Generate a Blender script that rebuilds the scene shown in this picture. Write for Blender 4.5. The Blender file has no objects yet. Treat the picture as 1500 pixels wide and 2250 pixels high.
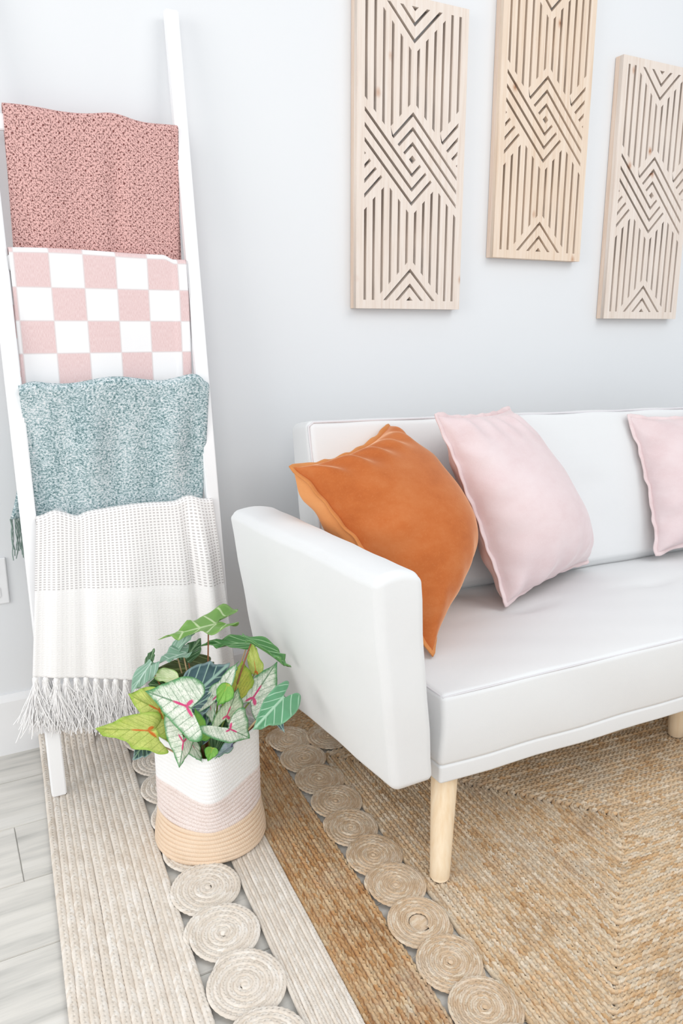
import bpy, bmesh, math, random
import numpy as np
from mathutils import Vector, Matrix

random.seed(7)
RNG = np.random.default_rng(7)
scene = bpy.context.scene
COL = scene.collection
PI = math.pi

# ---------------------------------------------------------------- camera
cam_data = bpy.data.cameras.new('camera')
cam_data.sensor_fit = 'VERTICAL'
cam_data.sensor_height = 36.0
cam_data.lens = 1680.0 / 2250.0 * 36.0
cam_data.clip_start = 0.05
cam = bpy.data.objects.new('camera', cam_data)
COL.objects.link(cam)
cam.location = (0.0, 0.0, 1.05)
cam.rotation_euler = (math.radians(90 - 13.55), 0.0, math.radians(-28.0))
scene.camera = cam

# ---------------------------------------------------------------- light and exposure
world = bpy.data.worlds.new('world')
scene.world = world
world.use_nodes = True
bg = world.node_tree.nodes['Background']
bg.inputs['Color'].default_value = (0.90, 0.95, 1.0, 1.0)
bg.inputs['Strength'].default_value = 0.80

def area_light(name, loc, target, sx, sy, power, color):
    d = bpy.data.lights.new(name, 'AREA')
    d.shape = 'RECTANGLE'
    d.size = sx
    d.size_y = sy
    d.energy = power
    d.color = color
    o = bpy.data.objects.new(name, d)
    COL.objects.link(o)
    o.location = loc
    v = Vector(target) - Vector(loc)
    o.rotation_euler = v.to_track_quat('-Z', 'Y').to_euler()
    return o

area_light('window_light_right', (1.9, -0.5, 2.7), (1.1, 0.9, 0.0), 1.8, 1.4, 22.0, (1.0, 0.985, 0.96))
area_light('window_light_front', (-0.8, -2.1, 2.3), (0.8, 1.5, 0.4), 1.8, 1.6, 34.0, (1.0, 0.98, 0.95))
area_light('window_light_left', (-2.3, 0.35, 1.5), (0.7, 1.4, 0.45), 1.5, 1.6, 29.0, (1.0, 0.965, 0.925))

vs = scene.view_settings
vs.view_transform = 'Standard'
vs.look = 'None'
vs.gamma = 1.0
vs.exposure = 0.03
vs.use_curve_mapping = False

# ---------------------------------------------------------------- helpers
def lin(h):
    h = h.lstrip('#')
    out = []
    for i in (0, 2, 4):
        c = int(h[i:i + 2], 16) / 255.0
        out.append(c / 12.92 if c <= 0.04045 else ((c + 0.055) / 1.055) ** 2.4)
    return (out[0], out[1], out[2], 1.0)

class NT:
    """small node tree builder"""
    def __init__(self, name, rough=0.8, spec=0.3):
        self.m = bpy.data.materials.new(name)
        self.m.use_nodes = True
        self.t = self.m.node_tree
        self.b = self.t.nodes['Principled BSDF']
        self.b.inputs['Roughness'].default_value = rough
        self.b.inputs['Specular IOR Level'].default_value = spec
    def put(self, sock, v):
        if hasattr(v, 'is_linked') or hasattr(v, 'links'):
            self.t.links.new(v, sock)
        else:
            sock.default_value = v
    def node(self, kind, **props):
        n = self.t.nodes.new(kind)
        for k, v in props.items():
            setattr(n, k, v)
        return n
    def coord(self, which='Object'):
        return self.node('ShaderNodeTexCoord').outputs[which]
    def mapping(self, vec, scale=(1, 1, 1), rot=(0, 0, 0), loc=(0, 0, 0)):
        n = self.node('ShaderNodeMapping')
        self.put(n.inputs['Vector'], vec)
        n.inputs['Scale'].default_value = scale
        n.inputs['Rotation'].default_value = rot
        n.inputs['Location'].default_value = loc
        return n.outputs[0]
    def noise(self, vec, scale, detail=3.0, rough=0.55, out=0):
        n = self.node('ShaderNodeTexNoise')
        self.put(n.inputs['Vector'], vec)
        n.inputs['Scale'].default_value = scale
        n.inputs['Detail'].default_value = detail
        n.inputs['Roughness'].default_value = rough
        return n.outputs[out]
    def voronoi(self, vec, scale, out='Distance', feature='F1', rnd=1.0):
        n = self.node('ShaderNodeTexVoronoi')
        n.feature = feature
        self.put(n.inputs['Vector'], vec)
        n.inputs['Scale'].default_value = scale
        n.inputs['Randomness'].default_value = rnd
        return n.outputs[out]
    def math(self, op, a, b=0.0, c=0.0, clamp=False):
        n = self.node('ShaderNodeMath')
        n.operation = op
        n.use_clamp = clamp
        self.put(n.inputs[0], a)
        self.put(n.inputs[1], b)
        self.put(n.inputs[2], c)
        return n.outputs[0]
    def sep(self, vec):
        n = self.node('ShaderNodeSeparateXYZ')
        self.put(n.inputs[0], vec)
        return n.outputs
    def comb(self, x, y, z=0.0):
        n = self.node('ShaderNodeCombineXYZ')
        self.put(n.inputs[0], x)
        self.put(n.inputs[1], y)
        self.put(n.inputs[2], z)
        return n.outputs[0]
    def white(self, vec):
        n = self.node('ShaderNodeTexWhiteNoise')
        n.noise_dimensions = '3D'
        self.put(n.inputs['Vector'], vec)
        return n.outputs['Value']
    def ramp(self, fac, stops, interp='LINEAR'):
        n = self.node('ShaderNodeValToRGB')
        n.color_ramp.interpolation = interp
        self.put(n.inputs[0], fac)
        els = n.color_ramp.elements
        while len(els) < len(stops):
            els.new(0.5)
        for e, (p, c) in zip(els, stops):
            e.position = p
            e.color = lin(c) if isinstance(c, str) else (c, c, c, 1.0)
        return n.outputs[0]
    def mix(self, fac, a, b, mode='MIX'):
        n = self.node('ShaderNodeMix')
        n.data_type = 'RGBA'
        n.blend_type = mode
        self.put(n.inputs[0], fac)
        self.put(n.inputs[6], lin(a) if isinstance(a, str) else a)
        self.put(n.inputs[7], lin(b) if isinstance(b, str) else b)
        return n.outputs[2]
    def smooth(self, v, lo, hi):
        n = self.node('ShaderNodeMapRange')
        n.interpolation_type = 'SMOOTHSTEP'
        self.put(n.inputs[0], v)
        n.inputs[1].default_value = lo
        n.inputs[2].default_value = hi
        return n.outputs[0]
    def rand(self):
        return self.node('ShaderNodeObjectInfo').outputs['Random']
    def attr(self, name):
        return self.node('ShaderNodeAttribute', attribute_name=name).outputs['Fac']
    def color(self, c):
        self.put(self.b.inputs['Base Color'], lin(c) if isinstance(c, str) else c)
    def bump(self, h, strength=0.3, dist=0.002):
        n = self.node('ShaderNodeBump')
        n.inputs['Strength'].default_value = strength
        n.inputs['Distance'].default_value = dist
        self.put(n.inputs['Height'], h)
        self.put(self.b.inputs['Normal'], n.outputs[0])
    def sheen(self, w, c='#ffffff', r=0.4):
        self.b.inputs['Sheen Weight'].default_value = w
        self.b.inputs['Sheen Roughness'].default_value = r
        self.b.inputs['Sheen Tint'].default_value = lin(c)

def link(o, parent=None):
    COL.objects.link(o)
    if parent is not None:
        o.parent = parent
    return o

def tag(o, label=None, cat=None, group=None, kind=None):
    if label: o['label'] = label
    if cat: o['category'] = cat
    if group: o['group'] = group
    if kind: o['kind'] = kind
    return o

def thing(name, label, cat, loc=(0, 0, 0), group=None):
    o = bpy.data.objects.new(name, None)
    o.empty_display_size = 0.1
    o.location = loc
    link(o)
    return tag(o, label, cat, group)

def fast_mesh(name, V, F, uv=None, attrs=None):
    """V (n,3) array, F (m,4) or (m,3) int array, uv per loop (m*k,2)"""
    V = np.asarray(V, dtype=np.float32)
    F = np.asarray(F, dtype=np.int32)
    k = F.shape[1]
    me = bpy.data.meshes.new(name)
    me.vertices.add(len(V))
    me.vertices.foreach_set('co', V.ravel())
    me.loops.add(F.size)
    me.loops.foreach_set('vertex_index', F.ravel())
    me.polygons.add(len(F))
    me.polygons.foreach_set('loop_start', np.arange(0, F.size, k, dtype=np.int32))
    me.polygons.foreach_set('use_smooth', np.ones(len(F), dtype=bool))
    me.update(calc_edges=True)
    if uv is not None:
        l = me.uv_layers.new(name='UVMap')
        l.data.foreach_set('uv', np.asarray(uv, dtype=np.float32).ravel())
    if attrs:
        for n, a in attrs.items():
            at = me.attributes.new(n, 'FLOAT', 'POINT')
            at.data.foreach_set('value', np.asarray(a, dtype=np.float32))
    me.validate()
    return me

def grid_faces(n, m, close_u=False, close_v=False, off=0):
    i = np.arange(n if close_u else n - 1)
    j = np.arange(m if close_v else m - 1)
    I, J = np.meshgrid(i, j, indexing='ij')
    I2, J2 = (I + 1) % n, (J + 1) % m
    return np.stack([I * m + J, I2 * m + J, I2 * m + J2, I * m + J2], -1).reshape(-1, 4) + off

def mesh_obj(name, me, mat, parent=None):
    o = bpy.data.objects.new(name, me)
    if mat is not None:
        me.materials.append(mat)
    return link(o, parent)

def grid_obj(name, P, mat, parent=None, close_u=False, close_v=False, uv=None, attrs=None):
    n, m = P.shape[:2]
    F = grid_faces(n, m, close_u, close_v)
    luv = None
    if uv is not None:
        luv = uv.reshape(-1, 2)[F.ravel()]
    return mesh_obj(name, fast_mesh(name, P.reshape(-1, 3), F, luv, attrs), mat, parent)

def bm_obj(name, bm, mat, parent=None, smooth=False):
    bmesh.ops.recalc_face_normals(bm, faces=bm.faces[:])
    me = bpy.data.meshes.new(name)
    for f in bm.faces:
        f.smooth = smooth
    bm.to_mesh(me)
    bm.free()
    return mesh_obj(name, me, mat, parent)

def bm_box(bm, lo, hi):
    vs_ = [bm.verts.new((x, y, z)) for x in (lo[0], hi[0]) for y in (lo[1], hi[1]) for z in (lo[2], hi[2])]
    for f in ((0, 1, 3, 2), (4, 6, 7, 5), (0, 4, 5, 1), (2, 3, 7, 6), (0, 2, 6, 4), (1, 5, 7, 3)):
        bm.faces.new([vs_[i] for i in f])
    return vs_

def box_obj(name, lo, hi, mat, parent=None, bevel=0.0, seg=2):
    bm = bmesh.new()
    bm_box(bm, lo, hi)
    if bevel > 0:
        bmesh.ops.bevel(bm, geom=bm.edges[:], offset=bevel, segments=seg, affect='EDGES', profile=0.5)
    return bm_obj(name, bm, mat, parent, smooth=False)

def tube_arrays(path, rad, sides=8, cap=True, flat=1.0, side_hint=None):
    """ring sweep along a 3-D path; returns V, F(quads)"""
    P = np.asarray(path, float)
    n = len(P)
    rad = np.broadcast_to(np.asarray(rad, float), (n,))
    T = np.gradient(P, axis=0)
    T /= np.linalg.norm(T, axis=1)[:, None] + 1e-12
    ref = np.array([0.0, 0, 1]) if abs(T[0, 2]) < 0.9 else np.array([1.0, 0, 0])
    N = np.zeros_like(P)
    v = np.cross(T[0], ref)
    v /= np.linalg.norm(v)
    for i in range(n):
        v = v - T[i] * (v @ T[i])
        v /= np.linalg.norm(v) + 1e-12
        N[i] = v
    B = np.cross(T, N)
    a = np.linspace(0, 2 * PI, sides, endpoint=False)
    V = P[:, None] + rad[:, None, None] * (N[:, None] * np.cos(a)[None, :, None] + flat * B[:, None] * np.sin(a)[None, :, None])
    F = grid_faces(n, sides, False, True)
    V = V.reshape(-1, 3)
    if cap:
        V = np.vstack([V, P[:1], P[-1:]])
        c0, c1 = n * sides, n * sides + 1
        extra = []
        for j in range(0, sides, 2):
            extra.append([c0, (j + 2) % sides, (j + 1) % sides, j])
            b = (n - 1) * sides
            extra.append([c1, b + j, b + (j + 1) % sides, b + (j + 2) % sides])
        F = np.vstack([F, np.array(extra)])
    return V, F

def join_arrays(parts):
    Vs, Fs, off = [], [], 0
    for V, F in parts:
        Vs.append(V)
        Fs.append(F + off)
        off += len(V)
    return np.vstack(Vs), np.vstack(Fs)

def tube_obj(name, path, rad, mat, parent=None, sides=8, flat=1.0):
    V, F = tube_arrays(path, rad, sides, True, flat)
    return mesh_obj(name, fast_mesh(name, V, F), mat, parent)

def smoothstep(x, a, b):
    t = np.clip((x - a) / (b - a), 0, 1)
    return t * t * (3 - 2 * t)

# ---------------------------------------------------------------- materials
def mat_wall():
    n = NT('wall_paint', 0.75, 0.2)
    v = n.coord('Object')
    n.color(n.mix(n.noise(v, 1.3, 2), '#e6e8ea', '#e9eaec'))
    n.bump(n.noise(v, 170, 2), 0.05, 0.001)
    return n.m

def mat_white_gloss(name, c, rough=0.45):
    n = NT(name, rough, 0.35)
    v = n.coord('Object')
    n.color(n.mix(n.noise(v, 8, 3), c, '#f4f4f5'))
    n.bump(n.noise(n.mapping(v, (60, 60, 6)), 3, 3), 0.04, 0.001)
    return n.m

def mat_plank():
    n = NT('grey_wood_plank', 0.42, 0.4)
    v = n.coord('Object')
    r = n.rand()
    off = n.math('MULTIPLY', r, 37.0)
    s = n.sep(v)
    w = n.comb(n.math('ADD', n.math('MULTIPLY', s[0], 1.6), off), n.math('MULTIPLY', s[1], 17.0), off)
    g = n.noise(w, 1.6, 5, 0.6)
    w2 = n.comb(n.math('ADD', n.math('MULTIPLY', s[0], 3.0), off), n.math('MULTIPLY', s[1], 60.0), off)
    g2 = n.noise(w2, 2.0, 3, 0.6)
    c = n.ramp(g, [(0.28, '#a9a7a1'), (0.40, '#cbc8c2'), (0.55, '#dcd8d1'), (0.75, '#e6e3de')])
    c = n.mix(n.math('MULTIPLY', n.smooth(g2, 0.5, 0.75), 0.45), c, '#bab8b3')
    c = n.mix(n.math('MULTIPLY', r, 0.25), c, '#d5d2cb')
    n.color(c)
    n.bump(g2, 0.05, 0.001)
    return n.m

def mat_braid(name, stops, dark, light, fibre=1.0):
    n = NT(name, 0.9, 0.12)
    uv = n.coord('UV')
    s = n.sep(uv)
    r = n.math('MULTIPLY', n.rand(), 91.0)
    fl = n.comb(n.math('FLOOR', s[0]), n.math('FLOOR', s[1]), r)
    lobe = n.white(fl)
    obj = n.coord('Object')
    streak = n.noise(n.comb(n.math('MULTIPLY', s[0], 0.07), r, 0.0), 1.0, 4, 0.75)
    val = n.math('ADD', n.math('MULTIPLY', lobe, 0.45), n.math('MULTIPLY', n.smooth(streak, 0.25, 0.75), 0.55))
    c = n.ramp(val, stops)
    blot = n.noise(obj, 5.5, 4, 0.65)
    c = n.mix(n.math('MULTIPLY', n.smooth(blot, 0.52, 0.70), 0.42 * fibre * fibre), c, '#cfc6b8')
    c = n.mix(n.math('MULTIPLY', n.smooth(blot, 0.47, 0.32), 0.35 * fibre * fibre), c, dark)
    pale = n.math('GREATER_THAN', n.white(n.comb(n.math('FLOOR', s[1]), n.math('FLOOR', s[0]), n.math('ADD', r, 3.3))), 0.86)
    c = n.mix(n.math('MULTIPLY', pale, 0.6 * fibre), c, light)
    # fibres running obliquely along every lobe
    d = n.comb(n.math('ADD', n.math('MULTIPLY', s[0], 3.0), n.math('MULTIPLY', s[1], 9.0)), n.math('MULTIPLY', s[0], 1.2), r)
    f = n.noise(d, 2.4, 4, 0.7)
    f2 = n.noise(obj, 420, 3, 0.7)
    c = n.mix(n.math('MULTIPLY', n.smooth(f, 0.52, 0.72), 0.55 * fibre), c, light)
    c = n.mix(n.math('MULTIPLY', n.smooth(f2, 0.52, 0.70), 0.42 * fibre), c, dark)
    n.color(c)
    n.bump(n.math('ADD', f, n.math('MULTIPLY', f2, 0.7)), 0.4 * (0.5 + 0.5 * fibre), 0.002)
    n.sheen(0.2)
    return n.m

def mat_upholstery():
    n = NT('offwhite_linen', 0.95, 0.04)
    v = n.coord('Object')
    n.color(n.mix(n.noise(v, 5, 2), '#e4e5e6', '#e8e9e9'))
    n.bump(n.math('ADD', n.math('MULTIPLY', n.noise(v, 600, 2), 1.3), n.math('MULTIPLY', n.noise(v, 14, 3), 6.0)), 0.10, 0.0012)
    n.sheen(0.1)
    return n.m

def mat_velvet(name, dark, mid, pale, sheen, sheen_c, var=1.0):
    n = NT(name, 0.85, 0.15)
    v = n.coord('Object')
    a = n.noise(n.mapping(v, (1, 1, 1.6)), 9, 4, 0.65)
    c = n.ramp(a, [(0.15, dark), (0.5, mid), (0.95, pale)])
    b = n.noise(v, 240, 2, 0.6)
    c = n.mix(n.math('MULTIPLY', n.smooth(b, 0.5, 0.75), 0.22 * var), c, pale)
    n.color(c)
    n.bump(n.math('ADD', b, a), 0.12, 0.002)
    n.sheen(sheen, sheen_c, 0.35)
    return n.m

def mat_pale_wood(name, a, b, c, board=True):
    n = NT(name, 0.6, 0.25)
    v = n.coord('Object')
    s = n.sep(v)
    r = n.math('MULTIPLY', n.rand(), 13.0)
    # glued-up boards
    bd = n.white(n.comb(n.math('FLOOR', n.math('MULTIPLY', s[0], 21.0)), r, 0.0))
    g = n.noise(n.comb(n.math('MULTIPLY', s[0], 70.0), n.math('MULTIPLY', s[1], 70.0), n.math('ADD', n.math('MULTIPLY', s[2], 3.0), n.math('MULTIPLY', bd, 20.0))), 1.6, 5, 0.65)
    col = n.ramp(g, [(0.3, a), (0.5, b), (0.7, c)])
    col = n.mix(n.math('MULTIPLY', bd, 0.40), col, c)
    # knots
    kv = n.comb(n.math('ADD', n.math('MULTIPLY', s[0], 11.0), n.math('MULTIPLY', r, 3.7)), r, n.math('ADD', n.math('MULTIPLY', s[2], 7.5), n.math('MULTIPLY', r, 2.3)))
    kd = n.voronoi(kv, 1.0)
    kr = n.node('ShaderNodeSeparateColor')
    n.put(kr.inputs[0], n.voronoi(kv, 1.0, 'Color'))
    pick = n.math('GREATER_THAN', kr.outputs[0], 0.55)
    ring = n.math('ADD', kd, n.math('MULTIPLY', n.noise(v, 80, 2), 0.04))
    col = n.mix(n.math('MULTIPLY', n.math('SUBTRACT', 1.0, n.smooth(ring, 0.03, 0.16)), n.math('MULTIPLY', pick, 0.75)), col, '#b9825a')
    col = n.mix(n.math('MULTIPLY', n.math('SUBTRACT', 1.0, n.smooth(ring, 0.02, 0.075)), n.math('MULTIPLY', pick, 0.8)), col, '#8a5638')
    n.color(col)
    n.bump(g, 0.06, 0.001)
    return n.m

def mat_leg():
    n = NT('pale_birch', 0.5, 0.3)
    v = n.coord('Object')
    g = n.noise(n.mapping(v, (60, 60, 4)), 1.5, 4)
    n.color(n.ramp(g, [(0.3, '#ecd2ae'), (0.7, '#f6e4c8')]))
    return n.m

def mat_crochet():
    n = NT('pink_crochet', 0.95, 0.1)
    uv = n.coord('UV')
    s = n.sep(uv)
    # open stitches: larger eyelets in staggered rows with many small ones between
    warp = n.noise(n.comb(n.math('MULTIPLY', s[0], 60.0), n.math('MULTIPLY', s[1], 60.0)), 1.0, 2)
    wx = n.math('ADD', s[0], n.math('MULTIPLY', n.math('SUBTRACT', warp, 0.5), 0.006))
    wy = n.math('ADD', s[1], n.math('MULTIPLY', n.math('SUBTRACT', n.noise(n.comb(n.math('MULTIPLY', s[0], 75.0), n.math('MULTIPLY', s[1], 75.0), 5.0), 1.0, 2), 0.5), 0.006))
    def lattice(px, py, lo, hi, sh):
        a_ = n.math('DIVIDE', wx, px)
        b_ = n.math('DIVIDE', wy, py)
        p1 = n.math('SINE', n.math('MULTIPLY', n.math('ADD', n.math('ADD', a_, b_), sh), PI))
        p2 = n.math('SINE', n.math('MULTIPLY', n.math('SUBTRACT', a_, b_), PI))
        d_ = n.math('ADD', n.math('MULTIPLY', p1, p1), n.math('MULTIPLY', p2, p2))
        return n.math('SUBTRACT', 1.0, n.smooth(d_, lo, hi))
    vary = n.noise(n.comb(n.math('MULTIPLY', s[0], 110.0), n.math('MULTIPLY', s[1], 110.0), 2.0), 1.0, 2)
    strands = n.noise(n.comb(n.math('ADD', n.math('MULTIPLY', s[0], 230.0), n.math('MULTIPLY', s[1], 50.0)), n.math('MULTIPLY', s[1], 170.0)), 1.6, 3, 0.65)
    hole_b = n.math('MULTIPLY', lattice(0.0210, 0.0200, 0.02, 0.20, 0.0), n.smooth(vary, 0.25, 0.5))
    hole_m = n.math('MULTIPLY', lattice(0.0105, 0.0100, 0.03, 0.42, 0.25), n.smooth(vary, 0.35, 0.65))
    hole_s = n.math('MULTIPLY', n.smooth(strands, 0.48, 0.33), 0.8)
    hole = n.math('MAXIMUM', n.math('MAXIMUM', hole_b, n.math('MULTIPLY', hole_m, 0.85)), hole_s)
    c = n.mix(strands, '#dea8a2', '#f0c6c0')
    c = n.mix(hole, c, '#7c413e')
    n.color(c)
    n.bump(n.math('SUBTRACT', n.math('MULTIPLY', strands, 0.5), hole), 0.8, 0.004)
    return n.m

def mat_checker():
    n = NT('blush_checker', 0.9, 0.12)
    s = n.sep(n.coord('UV'))
    u = n.math('DIVIDE', n.math('ADD', s[0], -0.1845), 0.0706)
    v = n.math('DIVIDE', n.math('ADD', s[1], 0.0165), 0.0700)
    par = n.math('MODULO', n.math('ADD', n.math('ADD', n.math('FLOOR', u), n.math('FLOOR', v)), 40.0), 2.0)
    pink = n.math('GREATER_THAN', par, 0.5)
    fine = n.noise(n.comb(n.math('MULTIPLY', s[0], 900.0), n.math('MULTIPLY', s[1], 120.0)), 1.0, 2)
    c = n.mix(pink, '#f2f1f2', n.mix(n.smooth(fine, 0.35, 0.65), '#dfc2c1', '#e8d0cf'))
    fu = n.math('ABSOLUTE', n.math('SUBTRACT', n.math('FRACT', u), 0.5))
    fv = n.math('ABSOLUTE', n.math('SUBTRACT', n.math('FRACT', v), 0.5))
    edge = n.smooth(n.math('MAXIMUM', fu, fv), 0.465, 0.492)
    c = n.mix(n.math('MULTIPLY', edge, 0.65), c, '#dcd3d3')
    n.color(c)
    n.bump(fine, 0.08, 0.001)
    n.sheen(0.1)
    return n.m

def mat_melange():
    n = NT('sage_melange', 0.95, 0.1)
    uv = n.coord('UV')
    s = n.sep(uv)
    v = n.comb(n.math('MULTIPLY', s[0], 1.0), n.math('MULTIPLY', s[1], 1.3))
    a = n.noise(v, 185, 4, 0.85)
    b = n.noise(v, 45, 4, 0.7)
    big = n.noise(n.comb(n.math('MULTIPLY', s[0], 2.4), n.math('MULTIPLY', s[1], 0.7)), 7, 3, 0.6)
    m = n.math('ADD', n.math('ADD', n.math('MULTIPLY', n.math('ADD', n.math('MULTIPLY', n.math('SUBTRACT', a, 0.5), 1.35), 0.5), 1.1), n.math('MULTIPLY', b, 0.28)), n.math('MULTIPLY', big, 0.20))
    c = n.ramp(m, [(0.61, '#48686b'), (0.70, '#7e9b9f'), (0.78, '#b0c4c8'), (0.88, '#d9e2e5'), (0.98, '#f0eeef')])
    n.color(c)
    n.bump(a, 0.6, 0.003)
    n.sheen(0.15)
    return n.m

def mat_waffle():
    n = NT('white_waffle_weave', 0.95, 0.1)
    s = n.sep(n.coord('UV'))
    pu = n.math('DIVIDE', s[0], 0.0088)
    pv = n.math('DIVIDE', s[1], 0.0060)
    fu = n.math('FRACT', pu)
    fv = n.math('FRACT', pv)
    du = n.math('MULTIPLY', n.smooth(fu, 0.18, 0.3), n.math('SUBTRACT', 1.0, n.smooth(fu, 0.72, 0.84)))
    dv = n.math('MULTIPLY', n.smooth(fv, 0.15, 0.3), n.math('SUBTRACT', 1.0, n.smooth(fv, 0.6, 0.75)))
    dash = n.math('MULTIPLY', du, dv)
    band = n.math('GREATER_THAN', s[1], -0.186)
    jit = n.noise(n.comb(n.math('MULTIPLY', s[0], 300.0), n.math('MULTIPLY', s[1], 300.0)), 1.0, 2)
    d2 = n.math('MULTIPLY', n.math('MULTIPLY', dash, band), n.math('ADD', 0.65, n.math('MULTIPLY', jit, 0.5)), clamp=True)
    c = n.mix(d2, '#f6f4f3', '#c3bebd')
    n.color(c)
    fine = n.math('SINE', n.math('MULTIPLY', s[0], 2900.0))
    fine2 = n.math('SINE', n.math('MULTIPLY', s[1], 2900.0))
    n.bump(n.math('ADD', n.math('MULTIPLY', n.math('ADD', fine, fine2), 0.12), n.math('SUBTRACT', jit, dash)), 0.3, 0.002)
    return n.m

def mat_yarn(name, a, b):
    n = NT(name, 0.95, 0.1)
    n.color(n.mix(n.noise(n.coord('Object'), 160, 3), a, b))
    return n.m

def mat_rope(name, a, b, fleck):
    n = NT(name, 0.92, 0.1)
    v = n.coord('Object')
    s = n.sep(v)
    ang = n.math('ARCTAN2', s[1], s[0])
    tw = n.math('SINE', n.math('ADD', n.math('MULTIPLY', ang, 150.0), n.math('MULTIPLY', s[2], 500.0)))
    nz = n.noise(v, 520, 3, 0.7)
    c = n.mix(n.noise(v, 40, 3), a, b)
    c = n.mix(n.math('MULTIPLY', n.smooth(nz, 0.5, 0.66), fleck), c, '#cbb6ab')
    n.color(c)
    n.bump(n.math('ADD', n.math('MULTIPLY', tw, 0.5), nz), 0.35, 0.0015)
    return n.m

LEAF_C = {
    'w': ('#eef0e2', '#3f8f4c', '#d63a7a', '#4f7d55'),
    'p': ('#d9e0c4', '#4b8b45', '#d1346c', '#45613f'),
    'y': ('#cfd678', '#9fbf4e', '#d9762f', '#8aa040'),
    'o': ('#b9b84a', '#8fae3c', '#a9643a', '#5d6b2c'),
    'g': ('#8fc356', '#4f9a3f', '#a9b850', '#5d9a44'),
    'b': ('#c3cdd8', '#4f8a5a', '#6d5b8e', '#7d8fa8'),
    'c': ('#dde5bd', '#8fb862', '#c7cf94', '#9db870'),
}
LEAF_A = {
    'A': ('#4a8348', '#6a9f5e', '#a8cf9c'),
    'L': ('#6f9d4a', '#86b05c', '#c6d9a8'),  # backlighting painted in as a brighter, yellower green
    'M': ('#5d9a70', '#79b088', '#b4d8bb'),
    'G': ('#7ea38c', '#8fb39c', '#c3d8cb'),
    'D': ('#3a5c3a', '#4f7449', '#8bab80'),
    'O': ('#4d5a33', '#5d6a3f', '#7d8b58'),
    'N': ('#1d434c', '#9db8bd', '#a9cbbb'),
}
def mat_caladium(key):
    base, rim, heart, vein = LEAF_C[key]
    n = NT('caladium_' + key, 0.45, 0.35)
    s = n.sep(n.coord('UV'))
    x = n.math('SUBTRACT', n.math('MULTIPLY', s[0], 3.0), 1.5)
    w = n.math('SUBTRACT', n.math('MULTIPLY', s[1], 3.0), 1.5)
    aw = n.math('ABSOLUTE', w)
    edge = n.attr('edge')
    obj = n.coord('Object')
    nz = n.noise(obj, 130, 3, 0.6)
    c = n.mix(n.smooth(n.noise(obj, 60, 3), 0.35, 0.7), base, n.mix(0.35, base, rim))
    # speckle network of fine veins
    net = n.voronoi(n.comb(n.math('ADD', n.math('MULTIPLY', x, 13.0), n.math('MULTIPLY', nz, 2.0)), n.math('ADD', n.math('MULTIPLY', w, 8.0), n.math('MULTIPLY', nz, 1.5))), 1.0, 'Distance', 'DISTANCE_TO_EDGE')
    c = n.mix(n.math('MULTIPLY', n.math('SUBTRACT', 1.0, n.smooth(net, 0.0, 0.10)), 0.38), c, vein)
    # side veins fanning out of the midrib
    lat = n.math('ABSOLUTE', n.math('SUBTRACT', n.math('FRACT', n.math('MULTIPLY', n.math('SUBTRACT', x, n.math('MULTIPLY', n.math('ADD', aw, n.math('MULTIPLY', nz, 0.10)), 0.6)), 4.6)), 0.5))
    c = n.mix(n.math('MULTIPLY', n.math('SUBTRACT', 1.0, n.smooth(lat, 0.015, 0.075)), 0.65), c, vein)
    c = n.mix(n.math('MULTIPLY', n.math('SUBTRACT', 1.0, n.smooth(aw, 0.01, 0.045)), 0.8), c, vein)
    # green margin, ragged
    e2 = n.math('ADD', edge, n.math('MULTIPLY', n.math('SUBTRACT', nz, 0.5), 0.22))
    c = n.mix(n.math('MULTIPLY', n.math('SUBTRACT', 1.0, n.smooth(e2, 0.0, 0.20)), 0.9), c, rim)
    # coloured heart along the first part of the main veins
    rr = n.math('SQRT', n.math('ADD', n.math('MULTIPLY', x, x), n.math('MULTIPLY', w, w)))
    star = n.math('COSINE', n.math('MULTIPLY', n.math('ARCTAN2', w, x), 3.0))
    hr = n.math('SUBTRACT', rr, n.math('MULTIPLY', n.math('POWER', n.math('MULTIPLY', n.math('ADD', star, 1.0), 0.5), 5.0), 0.27))
    c = n.mix(n.math('MULTIPLY', n.math('SUBTRACT', 1.0, n.smooth(hr, 0.0, 0.11)), 0.95), c, heart)
    n.color(c)
    n.bump(n.math('SUBTRACT', nz, n.math('SUBTRACT', 1.0, n.smooth(lat, 0.02, 0.12))), 0.2, 0.002)
    n.b.inputs['Subsurface Weight'].default_value = 0.0
    return n.m
def mat_alocasia(key):
    base, rim, vein = LEAF_A[key]
    n = NT('alocasia_' + key, 0.35, 0.45)
    s = n.sep(n.coord('UV'))
    x = n.math('SUBTRACT', n.math('MULTIPLY', s[0], 3.0), 1.5)
    w = n.math('SUBTRACT', n.math('MULTIPLY', s[1], 3.0), 1.5)
    aw = n.math('ABSOLUTE', w)
    edge = n.attr('edge')
    obj = n.coord('Object')
    c = n.mix(n.noise(obj, 45, 3), base, n.mix(0.3, base, rim))
    lat = n.math('ABSOLUTE', n.math('SUBTRACT', n.math('FRACT', n.math('MULTIPLY', n.math('SUBTRACT', x, n.math('MULTIPLY', aw, 0.5)), 3.0)), 0.5))
    vm = n.math('MAXIMUM', n.math('SUBTRACT', 1.0, n.smooth(lat, 0.03, 0.10)), n.math('SUBTRACT', 1.0, n.smooth(aw, 0.03, 0.10)))
    c = n.mix(n.math('MULTIPLY', vm, 0.85), c, vein)
    c = n.mix(n.math('MULTIPLY', n.math('SUBTRACT', 1.0, n.smooth(edge, 0.03, 0.12)), 0.8), c, rim)
    n.color(c)
    n.bump(vm, 0.25, 0.002)
    return n.m

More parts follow.
